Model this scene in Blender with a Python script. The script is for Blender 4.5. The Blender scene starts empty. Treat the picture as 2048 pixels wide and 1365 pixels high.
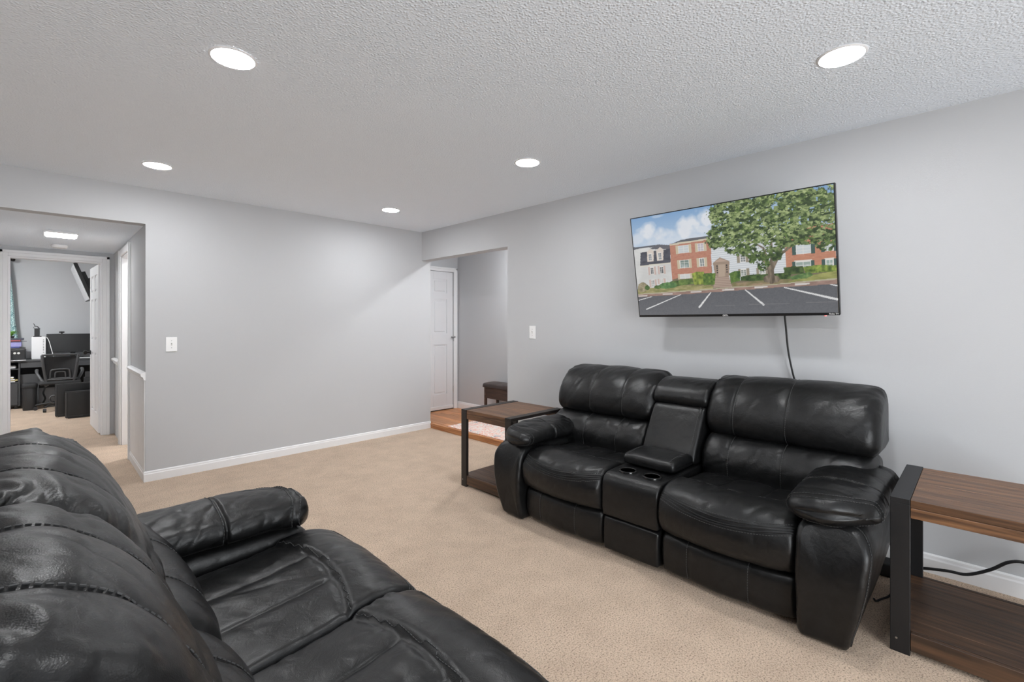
import bpy, bmesh, math, random
import numpy as np
from mathutils import Vector, Matrix

# ------------------------------------------------------------------ camera, world, exposure
scene = bpy.context.scene
C = scene.collection
scene.view_settings.view_transform = 'Standard'
scene.view_settings.look = 'None'
scene.view_settings.exposure = 0.0
scene.view_settings.gamma = 1.0
scene.view_settings.use_curve_mapping = False
scene.cycles.use_denoising = True
scene.cycles.max_bounces = 10
scene.cycles.diffuse_bounces = 7
scene.cycles.sample_clamp_indirect = 8.0

CAM_H = 1.32
cam_d = bpy.data.cameras.new('camera')
cam_d.sensor_width = 36.0
cam_d.lens = 939.0 / 2048.0 * 36.0
cam_d.shift_y = -36.5 / 2048.0
cam_d.clip_start = 0.02
cam = bpy.data.objects.new('camera', cam_d)
C.objects.link(cam)
cam.location = (0, 0, CAM_H)
cam.rotation_euler = (math.pi / 2, 0, -math.pi / 4)
scene.camera = cam

world = bpy.data.worlds.new('world')
scene.world = world
world.use_nodes = True
world.node_tree.nodes['Background'].inputs[0].default_value = (0.93, 0.97, 1.0, 1)
world.node_tree.nodes['Background'].inputs[1].default_value = 11.2

DOWNLIGHT = 180.0     # radiance of each recessed lamp lens
# daylight enters through an added patio door, unseen behind the camera (portal guides the sampling only)
pl = bpy.data.lights.new('added_door_portal', 'AREA')
pl.shape = 'RECTANGLE'; pl.size = 2.6; pl.size_y = 2.02
pl.cycles.is_portal = True
plo = bpy.data.objects.new('added_door_portal', pl)
C.objects.link(plo)
plo.location = (0.2, -2.72, 1.04)
plo.rotation_euler = (math.pi / 2, 0, 0)

# room numbers
WX = 3.32      # television wall
WT = 0.13
BY = 4.90      # back wall
CZ = 2.44
HX = 0.604     # hallway right wall
HZ = 2.14      # hallway ceiling
EY = 7.30      # end wall of the hallway
RX, RY = -2.6, -2.7
FX, FY, FZ = 4.35, 5.49, 0.06   # foyer

rnd = random.Random(7)

# ------------------------------------------------------------------ helpers
def srgb(r, g=None, b=None):
    if g is None: g = b = r
    f = lambda c: (c / 255 / 12.92) if c / 255 <= 0.04045 else ((c / 255 + 0.055) / 1.055) ** 2.4
    return (f(r), f(g), f(b), 1.0)

def new_mat(name):
    m = bpy.data.materials.new(name); m.use_nodes = True
    nt = m.node_tree
    return m, nt, nt.nodes['Principled BSDF']

def mat(name, col, rough=0.6, metal=0.0, bump=0.0, bscale=80.0, var=0.0, vscale=6.0, spec=0.5, detail=3.0):
    m, nt, p = new_mat(name)
    p.inputs['Base Color'].default_value = col
    p.inputs['Roughness'].default_value = rough
    p.inputs['Metallic'].default_value = metal
    p.inputs['Specular IOR Level'].default_value = spec
    tc = nt.nodes.new('ShaderNodeTexCoord')
    if bump:
        n = nt.nodes.new('ShaderNodeTexNoise'); n.inputs['Scale'].default_value = bscale
        n.inputs['Detail'].default_value = detail
        nt.links.new(tc.outputs['Object'], n.inputs['Vector'])
        b = nt.nodes.new('ShaderNodeBump'); b.inputs['Strength'].default_value = bump
        b.inputs['Distance'].default_value = 0.01
        nt.links.new(n.outputs['Fac'], b.inputs['Height'])
        nt.links.new(b.outputs['Normal'], p.inputs['Normal'])
    if var:
        n = nt.nodes.new('ShaderNodeTexNoise'); n.inputs['Scale'].default_value = vscale
        n.inputs['Detail'].default_value = 4
        nt.links.new(tc.outputs['Object'], n.inputs['Vector'])
        mx = nt.nodes.new('ShaderNodeMix'); mx.data_type = 'RGBA'
        c0 = tuple(c * (1 - var) for c in col[:3]) + (1,)
        c1 = tuple(min(1, c * (1 + var)) for c in col[:3]) + (1,)
        mx.inputs[6].default_value = c0; mx.inputs[7].default_value = c1
        nt.links.new(n.outputs['Fac'], mx.inputs[0])
        nt.links.new(mx.outputs[2], p.inputs['Base Color'])
    return m

def emit_mat(name, col, strength):
    m, nt, p = new_mat(name)
    p.inputs['Base Color'].default_value = (0.8, 0.8, 0.8, 1)
    p.inputs['Emission Color'].default_value = col
    p.inputs['Emission Strength'].default_value = strength
    return m

def wood_mat(name, dark, light, axis='Y', scale=1.0, rough=0.45, cross=22.0):
    m, nt, p = new_mat(name)
    tc = nt.nodes.new('ShaderNodeTexCoord')
    geo = nt.nodes.new('ShaderNodeObjectInfo')
    mp = nt.nodes.new('ShaderNodeMapping')
    s = [cross * scale] * 3
    s['XYZ'.index(axis)] = 1.6 * scale
    mp.inputs['Scale'].default_value = s
    add = nt.nodes.new('ShaderNodeVectorMath'); add.operation = 'ADD'
    sc = nt.nodes.new('ShaderNodeVectorMath'); sc.operation = 'SCALE'
    sc.inputs[0].default_value = (7.3, 5.1, 3.7)
    nt.links.new(geo.outputs['Random'], sc.inputs['Scale'])
    nt.links.new(tc.outputs['Object'], add.inputs[0]); nt.links.new(sc.outputs[0], add.inputs[1])
    nt.links.new(add.outputs[0], mp.inputs['Vector'])
    n = nt.nodes.new('ShaderNodeTexNoise'); n.inputs['Scale'].default_value = 2.0
    n.inputs['Detail'].default_value = 6; n.inputs['Distortion'].default_value = 0.6
    nt.links.new(mp.outputs[0], n.inputs['Vector'])
    r = nt.nodes.new('ShaderNodeValToRGB')
    r.color_ramp.elements[0].position = 0.32; r.color_ramp.elements[0].color = dark
    r.color_ramp.elements[1].position = 0.68; r.color_ramp.elements[1].color = light
    nt.links.new(n.outputs['Fac'], r.inputs[0])
    hs = nt.nodes.new('ShaderNodeHueSaturation')
    mr = nt.nodes.new('ShaderNodeMapRange')
    mr.inputs[3].default_value = 0.8; mr.inputs[4].default_value = 1.2
    nt.links.new(geo.outputs['Random'], mr.inputs[0])
    nt.links.new(mr.outputs[0], hs.inputs['Value'])
    nt.links.new(r.outputs[0], hs.inputs['Color'])
    nt.links.new(hs.outputs[0], p.inputs['Base Color'])
    p.inputs['Roughness'].default_value = rough
    b = nt.nodes.new('ShaderNodeBump'); b.inputs['Strength'].default_value = 0.12; b.inputs['Distance'].default_value = 0.004
    nt.links.new(n.outputs['Fac'], b.inputs['Height']); nt.links.new(b.outputs['Normal'], p.inputs['Normal'])
    return m

def carpet_mat():
    m, nt, p = new_mat('carpet')
    tc = nt.nodes.new('ShaderNodeTexCoord')
    def noise(s, d, r=0.55):
        n = nt.nodes.new('ShaderNodeTexNoise'); n.inputs['Scale'].default_value = s
        n.inputs['Detail'].default_value = d; n.inputs['Roughness'].default_value = r
        nt.links.new(tc.outputs['Object'], n.inputs['Vector']); return n
    fine = noise(150, 3, 0.7); blot = noise(5.0, 6, 0.68); 
    r = nt.nodes.new('ShaderNodeValToRGB')
    e = r.color_ramp.elements
    e[0].position = 0.34; e[0].color = srgb(124, 102, 83)
    e[1].position = 0.66; e[1].color = srgb(234, 211, 188)
    e2 = e.new(0.45); e2.color = srgb(210, 185, 161)
    nt.links.new(fine.outputs['Fac'], r.inputs[0])
    r2 = nt.nodes.new('ShaderNodeValToRGB')
    r2.color_ramp.elements[0].position = 0.36; r2.color_ramp.elements[0].color = (0.87, 0.86, 0.85, 1)
    r2.color_ramp.elements[1].position = 0.60; r2.color_ramp.elements[1].color = (1, 1, 1, 1)
    nt.links.new(blot.outputs['Fac'], r2.inputs[0])
    mx = nt.nodes.new('ShaderNodeMix'); mx.data_type = 'RGBA'; mx.blend_type = 'MULTIPLY'
    mx.inputs[0].default_value = 1.0
    nt.links.new(r.outputs[0], mx.inputs[6]); nt.links.new(r2.outputs[0], mx.inputs[7])
    nt.links.new(mx.outputs[2], p.inputs['Base Color'])
    p.inputs['Roughness'].default_value = 0.95
    p.inputs['Specular IOR Level'].default_value = 0.1
    p.inputs['Sheen Weight'].default_value = 0.15
    b = nt.nodes.new('ShaderNodeBump'); b.inputs['Strength'].default_value = 0.9; b.inputs['Distance'].default_value = 0.012
    nt.links.new(fine.outputs['Fac'], b.inputs['Height']); nt.links.new(b.outputs['Normal'], p.inputs['Normal'])
    return m

def popcorn_mat():
    m, nt, p = new_mat('popcorn_ceiling')
    p.inputs['Base Color'].default_value = srgb(236, 243, 251)
    p.inputs['Roughness'].default_value = 0.95
    p.inputs['Specular IOR Level'].default_value = 0.1
    tc = nt.nodes.new('ShaderNodeTexCoord')
    v = nt.nodes.new('ShaderNodeTexVoronoi'); v.inputs['Scale'].default_value = 85
    n = nt.nodes.new('ShaderNodeTexNoise'); n.inputs['Scale'].default_value = 130; n.inputs['Detail'].default_value = 3
    nt.links.new(tc.outputs['Object'], v.inputs['Vector']); nt.links.new(tc.outputs['Object'], n.inputs['Vector'])
    mr = nt.nodes.new('ShaderNodeMapRange'); mr.inputs[1].default_value = 0.1; mr.inputs[2].default_value = 0.55
    mr.inputs[3].default_value = 1; mr.inputs[4].default_value = 0
    nt.links.new(v.outputs['Distance'], mr.inputs[0])
    ad = nt.nodes.new('ShaderNodeMath'); ad.operation = 'ADD'
    nt.links.new(mr.outputs[0], ad.inputs[0]); nt.links.new(n.outputs['Fac'], ad.inputs[1])
    b = nt.nodes.new('ShaderNodeBump'); b.inputs['Strength'].default_value = 0.42; b.inputs['Distance'].default_value = 0.006
    nt.links.new(ad.outputs[0], b.inputs['Height']); nt.links.new(b.outputs['Normal'], p.inputs['Normal'])
    return m

def leather_mat():
    m, nt, p = new_mat('black_leather')
    tc = nt.nodes.new('ShaderNodeTexCoord')
    p.inputs['Specular IOR Level'].default_value = 0.36
    n1 = nt.nodes.new('ShaderNodeTexNoise'); n1.inputs['Scale'].default_value = 7; n1.inputs['Detail'].default_value = 5
    v = nt.nodes.new('ShaderNodeTexVoronoi'); v.inputs['Scale'].default_value = 420; v.feature = 'F1'
    n2 = nt.nodes.new('ShaderNodeTexNoise'); n2.inputs['Scale'].default_value = 26; n2.inputs['Detail'].default_value = 6
    n2.inputs['Distortion'].default_value = 0.8
    for n in (n1, v, n2): nt.links.new(tc.outputs['Object'], n.inputs['Vector'])
    r = nt.nodes.new('ShaderNodeMapRange'); r.inputs[3].default_value = 0.28; r.inputs[4].default_value = 0.44
    nt.links.new(n1.outputs['Fac'], r.inputs[0]); nt.links.new(r.outputs[0], p.inputs['Roughness'])
    cr = nt.nodes.new('ShaderNodeValToRGB')
    cr.color_ramp.elements[0].position = 0.3; cr.color_ramp.elements[0].color = (0.0045, 0.0045, 0.0047, 1)
    cr.color_ramp.elements[1].position = 0.75; cr.color_ramp.elements[1].color = (0.0095, 0.0095, 0.0098, 1)
    nt.links.new(n2.outputs['Fac'], cr.inputs[0]); nt.links.new(cr.outputs[0], p.inputs['Base Color'])
    b1 = nt.nodes.new('ShaderNodeBump'); b1.inputs['Strength'].default_value = 0.10; b1.inputs['Distance'].default_value = 0.002
    nt.links.new(v.outputs['Distance'], b1.inputs['Height'])
    b2 = nt.nodes.new('ShaderNodeBump'); b2.inputs['Strength'].default_value = 0.15; b2.inputs['Distance'].default_value = 0.012
    nt.links.new(n2.outputs['Fac'], b2.inputs['Height'])
    nt.links.new(b1.outputs['Normal'], b2.inputs['Normal'])
    nt.links.new(b2.outputs['Normal'], p.inputs['Normal'])
    return m

def rug_mat():
    m, nt, p = new_mat('faded_rug')
    tc = nt.nodes.new('ShaderNodeTexCoord')
    n = nt.nodes.new('ShaderNodeTexNoise'); n.inputs['Scale'].default_value = 14; n.inputs['Detail'].default_value = 4
    n.inputs['Distortion'].default_value = 1.6
    nt.links.new(tc.outputs['Object'], n.inputs['Vector'])
    r = nt.nodes.new('ShaderNodeValToRGB'); e = r.color_ramp.elements
    e[0].position = 0.34; e[0].color = srgb(138, 134, 144)
    e[1].position = 0.75; e[1].color = srgb(225, 214, 205)
    for pos, c in ((0.37, (212, 200, 192)), (0.45, (232, 222, 214)), (0.50, (236, 224, 216)), (0.56, (228, 168, 148)), (0.58, (220, 128, 106)), (0.61, (238, 226, 218))):
        q = e.new(pos); q.color = srgb(*c)
    nt.links.new(n.outputs['Fac'], r.inputs[0]); nt.links.new(r.outputs[0], p.inputs['Base Color'])
    p.inputs['Roughness'].default_value = 0.95
    return m

def curtain_mat():
    m, nt, p = new_mat('aqua_print_curtain')
    tc = nt.nodes.new('ShaderNodeTexCoord')
    v = nt.nodes.new('ShaderNodeTexVoronoi'); v.inputs['Scale'].default_value = 36; v.feature = 'DISTANCE_TO_EDGE'
    nt.links.new(tc.outputs['Object'], v.inputs['Vector'])
    r = nt.nodes.new('ShaderNodeValToRGB')
    r.color_ramp.elements[0].position = 0.05; r.color_ramp.elements[0].color = srgb(96, 134, 138)
    r.color_ramp.elements[1].position = 0.13; r.color_ramp.elements[1].color = srgb(192, 218, 216)
    nt.links.new(v.outputs['Distance'], r.inputs[0]); nt.links.new(r.outputs[0], p.inputs['Base Color'])
    p.inputs['Roughness'].default_value = 0.9
    return m

M = {}
M['wall'] = mat('grey_wall_paint', srgb(190, 191, 193), 0.75, bump=0.04, bscale=160, spec=0.35)
M['ceiling'] = popcorn_mat()
M['white'] = mat('white_trim_paint', srgb(232, 232, 233), 0.4, bump=0.02, bscale=60)
M['door'] = mat('white_door_paint', srgb(226, 226, 228), 0.42, bump=0.03, bscale=90)
M['carpet'] = carpet_mat()
M['leather'] = leather_mat()
M['thread'] = mat('black_thread', (0.045, 0.045, 0.046, 1), 0.6, bump=0.1, bscale=500)  # thread lightened to stand in for highlights along the seam edges
M['under'] = mat('black_underside_cloth', (0.01, 0.01, 0.01, 1), 0.9, bump=0.1, bscale=300)
M['table_wood'] = wood_mat('brown_table_wood', srgb(62, 44, 32), srgb(120, 87, 62), 'Y')
M['frame'] = mat('black_frame', srgb(20, 20, 22), 0.5, bump=0.05, bscale=200)
M['frame_brown'] = mat('dark_brown_frame', srgb(36, 30, 27), 0.5, bump=0.05, bscale=200)
M['oak'] = wood_mat('honey_oak', srgb(168, 106, 62), srgb(214, 152, 100), 'Y', 1.0, 0.35, cross=40)
M['bench_wood'] = wood_mat('espresso_wood', srgb(52, 38, 32), srgb(84, 63, 52), 'Y')
M['bench_pad'] = mat('brown_vinyl', srgb(58, 48, 45), 0.4, bump=0.1, bscale=60)
M['rug'] = rug_mat()
M['plate'] = mat('white_plastic', srgb(240, 240, 240), 0.3, bump=0.01, bscale=100)
M['toggle'] = mat('ivory_toggle', srgb(215, 215, 212), 0.35, bump=0.01, bscale=100)
M['screw'] = mat('steel', srgb(170, 170, 170), 0.3, 1.0, bump=0.02, bscale=300)
M['tvblack'] = mat('tv_black_plastic', srgb(22, 22, 23), 0.35, bump=0.02, bscale=300)
M['cable'] = mat('black_cable', srgb(24, 24, 25), 0.5, bump=0.02, bscale=300)
M['blackp'] = mat('black_plastic', srgb(38, 38, 39), 0.45, bump=0.05, bscale=200)
M['darkp'] = mat('dark_grey_plastic', srgb(70, 70, 71), 0.5, bump=0.05, bscale=200)
M['desk'] = mat('charcoal_desk', srgb(72, 73, 75), 0.5, bump=0.04, bscale=120)
M['deskin'] = mat('black_desk_back', srgb(34, 34, 35), 0.7, bump=0.04, bscale=120)
M['paper'] = mat('white_paper', srgb(236, 236, 236), 0.8, bump=0.01, bscale=60)
M['mesh'] = mat('chair_mesh', srgb(42, 42, 43), 0.8, bump=0.3, bscale=400)
M['bronze'] = mat('oil_rubbed_bronze', srgb(40, 36, 34), 0.35, 0.8, bump=0.02, bscale=200)
M['chrome'] = mat('chrome', srgb(190, 190, 192), 0.15, 1.0, bump=0.01, bscale=200)
M['green'] = mat('plant_green', srgb(110, 160, 70), 0.6, bump=0.05, bscale=100)
M['purple'] = mat('lilac_box', srgb(150, 148, 198), 0.6, bump=0.02, bscale=60, var=0.2, vscale=40)
M['blue'] = mat('blue_box', srgb(86, 92, 150), 0.6, bump=0.02, bscale=60)
M['red'] = mat('red_box', srgb(176, 92, 96), 0.6, bump=0.02, bscale=60, var=0.25, vscale=50)
M['slate'] = mat('slate_box', srgb(70, 72, 84), 0.6, bump=0.02, bscale=60)
M['yellow'] = mat('manila_paper', srgb(205, 190, 130), 0.8, bump=0.02, bscale=60)
M['curtain'] = curtain_mat()
M['lens'] = emit_mat('lamp_lens', (0.97, 0.985, 1.0, 1), DOWNLIGHT)
M['led_panel'] = emit_mat('led_panel', (.98, 0.99, 1, 1), 40.0)
M['led_red'] = emit_mat('red_led', (1, 0.05, 0.05, 1), 1.5)
M['glow_white'] = mat('logo_white', srgb(215, 215, 215), 0.5, bump=0.01, bscale=100)

def link(name, me, material=None, parent=None, smooth=False):
    o = bpy.data.objects.new(name, me)
    C.objects.link(o)
    if material is not None and not me.materials: me.materials.append(material)
    if parent is not None: o.parent = parent
    if smooth:
        me.polygons.foreach_set('use_smooth', [True] * len(me.polygons))
    return o

def tag(o, label, cat, group=None, kind=None):
    o['label'] = label; o['category'] = cat
    if group: o['group'] = group
    if kind: o['kind'] = kind
    return o

def thing(name, label, cat, loc=(0, 0, 0), rotz=0.0, group=None):
    o = bpy.data.objects.new(name, None); C.objects.link(o)
    o.empty_display_size = 0.1
    o.location = loc; o.rotation_euler = (0, 0, rotz)
    return tag(o, label, cat, group)

class B:
    """collects boxes / tubes / lathes into one mesh"""
    def __init__(s): s.v = []; s.f = []; s.sm = []
    def add(s, v, f, smooth=False):
        n = len(s.v); s.v += [tuple(p) for p in v]
        s.f += [tuple(i + n for i in q) for q in f]; s.sm += [smooth] * len(f); return s
    def box(s, x0, x1, y0, y1, z0, z1, bev=0.0, seg=1, mtx=None):
        bm = bmesh.new()
        bmesh.ops.create_cube(bm, size=1)
        bmesh.ops.scale(bm, vec=(abs(x1 - x0), abs(y1 - y0), abs(z1 - z0)), verts=bm.verts)
        if bev: bmesh.ops.bevel(bm, geom=list(bm.edges), offset=bev, segments=seg, profile=0.5, affect='EDGES')
        bmesh.ops.translate(bm, vec=((x0 + x1) / 2, (y0 + y1) / 2, (z0 + z1) / 2), verts=bm.verts)
        if mtx is not None: bmesh.ops.transform(bm, matrix=mtx, verts=bm.verts)
        bm.verts.index_update()
        s.add([v.co[:] for v in bm.verts], [[v.index for v in f.verts] for f in bm.faces], False)
        bm.free(); return s
    def tube(s, pts, r, n=8, smooth_path=0, caps=True):
        P = np.array(pts, float)
        if smooth_path: P = catmull(P, smooth_path)
        R = np.full(len(P), r) if np.isscalar(r) else np.interp(np.linspace(0, 1, len(P)), np.linspace(0, 1, len(r)), r)
        T = np.gradient(P, axis=0); T /= np.linalg.norm(T, axis=1)[:, None] + 1e-12
        up = np.array([0, 0, 1.0]) if abs(T[0][2]) < 0.9 else np.array([1.0, 0, 0])
        vs = []
        for i in range(len(P)):
            a = np.cross(T[i], up); a /= np.linalg.norm(a) + 1e-12
            b = np.cross(a, T[i]); up = b
            for k in range(n):
                t = 2 * math.pi * k / n
                vs.append(P[i] + R[i] * (math.cos(t) * a + math.sin(t) * b))
        fs = [(i * n + k, i * n + (k + 1) % n, (i + 1) * n + (k + 1) % n, (i + 1) * n + k) for i in range(len(P) - 1) for k in range(n)]
        fs = [f[::-1] for f in fs]
        if caps: fs += [tuple(range(n)), tuple(range((len(P) - 1) * n, len(P) * n))[::-1]]
        return s.add(vs, fs, True)
    def lathe(s, prof, n=24, c=(0, 0, 0), axis='Z', mtx=None):
        vs, fs = [], []
        for r, z in prof:
            for k in range(n):
                t = 2 * math.pi * k / n
                p = (r * math.cos(t), r * math.sin(t), z)
                if axis == 'Y': p = (p[0], p[2], p[1])
                if axis == 'X': p = (p[2], p[0], p[1])
                vs.append((p[0] + c[0], p[1] + c[1], p[2] + c[2]))
        m = len(prof)
        fs = [(i * n + k, i * n + (k + 1) % n, (i + 1) * n + (k + 1) % n, (i + 1) * n + k) for i in range(m - 1) for k in range(n)]
        fs += [tuple(range(n))[::-1], tuple(range((m - 1) * n, m * n))]
        if axis == 'Y': fs = [f[::-1] for f in fs]
        if mtx is not None: vs = [(mtx @ Vector(v))[:] for v in vs]
        return s.add(vs, fs, True)
    def prism(s, poly, a0, a1, axis='Y'):
        n = len(poly); vs = []
        for a in (a0, a1):
            for p, q in poly:
                vs.append({'X': (a, p, q), 'Y': (p, a, q), 'Z': (p, q, a)}[axis])
        fs = [tuple(range(n))[::-1], tuple(range(n, 2 * n))] + [(i, (i + 1) % n, n + (i + 1) % n, n + i) for i in range(n)]
        s.add(vs, fs, False); return s
    def mesh(s, name):
        me = bpy.data.meshes.new(name); me.from_pydata(s.v, [], s.f)
        me.polygons.foreach_set('use_smooth', s.sm)
        bm = bmesh.new(); bm.from_mesh(me); bmesh.ops.recalc_face_normals(bm, faces=bm.faces); bm.to_mesh(me); bm.free()
        if any(s.sm):
            me.set_sharp_from_angle(angle=math.radians(50))
        me.update(); return me
    def build(s, name, material, parent=None):
        return link(name, s.mesh(name), material, parent)

def catmull(P, k, closed=False):
    P = np.asarray(P, float); n = len(P); out = []
    rng = range(n) if closed else range(n - 1)
    for i in rng:
        if closed: a, b, c, d = P[i - 1], P[i], P[(i + 1) % n], P[(i + 2) % n]
        else: a, b, c, d = P[max(i - 1, 0)], P[i], P[i + 1], P[min(i + 2, n - 1)]
        for j in range(k):
            t = j / k
            out.append(0.5 * ((2 * b) + (-a + c) * t + (2 * a - 5 * b + 4 * c - d) * t * t + (-a + 3 * b - 3 * c + d) * t ** 3))
    if not closed: out.append(P[-1])
    return np.array(out)

def vnoise(x, y, seed=0):
    """smooth value noise on arrays, -1..1"""
    x = np.asarray(x, float); y = np.asarray(y, float)
    xi = np.floor(x).astype(np.int64); yi = np.floor(y).astype(np.int64)
    xf = x - xi; yf = y - yi
    def h(a, b):
        n = (a * 374761393 + b * 668265263 + seed * 982451653) & 0xffffffff
        n = ((n ^ (n >> 13)) * 1274126177) & 0xffffffff
        return ((n ^ (n >> 16)) & 0xffff) / 32767.5 - 1
    u = xf * xf * (3 - 2 * xf); v = yf * yf * (3 - 2 * yf)
    return (h(xi, yi) * (1 - u) + h(xi + 1, yi) * u) * (1 - v) + (h(xi, yi + 1) * (1 - u) + h(xi + 1, yi + 1) * u) * v

def fbm(x, y, o=4, seed=0):
    s = 0; a = 0.5
    for i in range(o):
        s = s + a * vnoise(x, y, seed + i * 17); x = x * 2.03; y = y * 2.03; a *= 0.5
    return s

def struct(name, bld, material, parent=None, label=None):
    o = bld.build(name, material, parent)
    if parent is None:
        o['kind'] = 'structure'
        if label: o['label'] = label
    return o

# ------------------------------------------------------------------ the room shell
struct('floor', B().box(RX - .1, WX + WT - .005, RY - .1, 11.2, -0.1, 0), M['carpet'], label='beige textured carpet over the whole floor')
struct('ceiling', B().box(RX - .1, WX + WT, RY - .1, BY + .12, CZ, CZ + .1), M['ceiling'], label='white popcorn ceiling of the living room')
# television wall with the foyer opening (Y 3.384 .. 4.90)
OY0, OZ = 3.384, 2.09
tw = B().box(WX, WX + WT, RY - .1, OY0, 0, CZ)
tw.box(WX, WX + WT, OY0, BY, OZ, CZ)
struct('wall_right', tw, M['wall'], label='pale grey wall behind the loveseat and television')
bw = B().box(HX, WX + WT, BY, BY + .12, 0, CZ)
bw.box(RX - .1, HX, BY, BY + .12, HZ, CZ)
bw.box(RX - .1, -.45, BY, BY + .12, 0, HZ)
struct('wall_back', bw, M['wall'], label='pale grey back wall with the hallway opening at its left')
struct('wall_left', B().box(RX - .1, RX, RY - .1, BY, 0, CZ), M['wall'])
rw = B().box(RX, -1.1, RY - .1, RY, 0, CZ).box(1.5, WX, RY - .1, RY, 0, CZ).box(-1.1, 1.5, RY - .1, RY, 2.06, CZ)
struct('wall_rear', rw, M['wall'])
# patio door added, unseen behind the camera, to let daylight in
pd = B().box(-1.1, 1.5, RY - .08, RY - .02, 2.0, 2.06).box(-1.1, 1.5, RY - .08, RY - .02, 0, .06)
for x in (-1.1, .17, 1.44): pd.box(x, x + .06, RY - .08, RY - .02, .06, 2.0)
struct('door_added', pd, M['white'], label='white patio door frame added for daylight, unseen behind the camera')

# baseboards
def base_profile(h=.085, t=.014):
    return [(0, 0), (t, 0), (t, h * .72), (t * .75, h * .8), (t * .7, h * .93), (t * .3, h), (0, h)]
def baseboard(name, p0, p1, inward, h=.085, z=0.0, parent=None):
    """p0->p1 along the wall, inward: unit normal into the room"""
    b = B(); pr = base_profile(h)
    vs = []
    for p in (p0, p1):
        for t, zz in pr: vs.append((p[0] + inward[0] * t, p[1] + inward[1] * t, zz + z))
    n = len(pr)
    fs = [tuple(range(n)), tuple(range(n, 2 * n))[::-1]] + [(i, n + i, n + (i + 1) % n, (i + 1) % n) for i in range(n)]
    b.add(vs, fs); return struct(name, b, M['white'], parent)
baseboard('baseboard_back', (HX - .014, BY), (WX + WT, BY), (0, -1))
baseboard('baseboard_hall', (HX, BY), (HX, 5.80), (-1, 0))
baseboard('baseboard_right', (WX, RY), (WX, OY0), (-1, 0), h=.10)
baseboard('baseboard_foyer', (FX, 1.6), (FX, FY), (-1, 0), h=.10, z=FZ)

# hallway
struct('ceiling_hall', B().box(-.55, HX + .1, BY + .12, EY, HZ, HZ + .08), M['ceiling'], label='low popcorn ceiling of the hallway')
DY0, DY1 = 5.87, 6.56      # bright bathroom doorway in the hallway's right wall
hw = B().box(HX, HX + .12, BY + .12, DY0, 0, HZ).box(HX, HX + .12, DY1, EY, 0, HZ).box(HX, HX + .12, DY0, DY1, 2.03, HZ)
hwo = struct('wall_hall_right', hw, M['wall'], label='hallway wall with beadboard wainscot')
hwo2 = struct('wall_hall_left', B().box(-.55, -.45, BY + .12, EY, 0, HZ), M['wall'])
# beadboard wainscot + chair rail on the first stretch of the hallway wall
bb = B()
y = BY + .012
while y < 5.79:
    bb.box(HX - .008, HX + .002, y, min(y + .036, 5.795), .085, .84, .003); y += .041
o = bb.build('beadboard', M['white'], hwo); o['kind'] = 'stuff'
cr = B().prism([(HX, .84), (HX - .012, .845), (HX - .016, .865), (HX - .03, .875), (HX - .034, .895), (HX - .022, .905), (HX, .91)], BY + .001, 5.80, 'Y')
struct('chair_rail', cr, M['white'], hwo)
cr = B().prism([(HX, .84), (HX - .012, .845), (HX - .016, .865), (HX - .03, .875), (HX - .034, .895), (HX - .022, .905), (HX, .91)], DY1 + .09, EY - .03, 'Y')
struct('chair_rail', cr, M['white'], hwo)

def casing_y(xf, y0, y1, ztop, w=.07, t=.018, z=0.0):
    """casing round an opening in an X=const wall, facing -X"""
    b = B()
    for (a, c) in ((y0 - w, y0), (y1, y1 + w)):
        b.box(xf - t, xf, a, c, z, ztop + w, .004); b.box(xf - t - .006, xf - t, a + (.0 if a < y0 else w * .55), c - (w * .55 if a < y0 else 0), z, ztop + w, .003)
    b.box(xf - t, xf, y0, y1, ztop, ztop + w, .004)
    return b
def casing_x(yf, x0, x1, ztop, w=.065, t=.018, z=0.0):
    b = B()
    for s, (a, c) in enumerate(((x0 - w, x0), (x1, x1 + w))):
        b.box(a, c, yf - t, yf, z, ztop + w, .004)
        if s == 0: b.box(a, a + w * .45, yf - t - .006, yf - t, z, ztop + w, .003)
        else: b.box(c - w * .45, c, yf - t - .006, yf - t, z, ztop + w, .003)
    b.box(x0, x1, yf - t, yf, ztop, ztop + w, .004)
    b.box(x0 - w, x1 + w, yf - t - .006, yf - t, ztop + w * .55, ztop + w, .003)
    return b
struct('trim_1', casing_y(HX, DY0, DY1, 2.03), M['white'], label='white casing of the bright bathroom doorway')
jb = B().box(HX, HX + .12, DY0, DY0 + .015, 0, 2.03).box(HX, HX + .12, DY1 - .015, DY1, 0, 2.03).box(HX, HX + .12, DY0 + .015, DY1 - .015, 2.015, 2.03)
struct('trim_2', jb, M['white'])
# bathroom beyond it
bt = B().box(2.3, 2.36, BY + .12, 7.3, 0, 2.4).box(HX + .12, 2.3, BY + .12, BY + .15, 0, 2.4).box(HX + .12, 2.3, 7.27, 7.3, 0, 2.4)
struct('wall_bathroom', bt, M['white'])
struct('ceiling_bathroom', B().box(HX + .12, 2.36, BY + .12, 7.3, 2.4, 2.46), M['white'])
# end wall + office doorway
DX0, DX1 = -.259, .498
ew = B().box(-.45, DX0, EY, EY + .12, 0, CZ).box(DX1, 1.6, EY, EY + .12, 0, CZ).box(DX0, DX1, EY, EY + .12, 2.03, CZ)
ew.box(-2.6, -.45, EY, EY + .12, 0, CZ)
struct('wall_hall_end', ew, M['wall'])
struct('trim_3', casing_x(EY, DX0, DX1, 2.03), M['white'], label='white casing round the office doorway')
jb = B().box(DX0 - .001, DX0 + .015, EY, EY + .12, 0, 2.03).box(DX1 - .015, DX1 + .001, EY, EY + .12, 0, 2.03).box(DX0 + .015, DX1 - .015, EY, EY + .12, 2.015, 2.031)
struct('trim_4', jb, M['white'])
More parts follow.
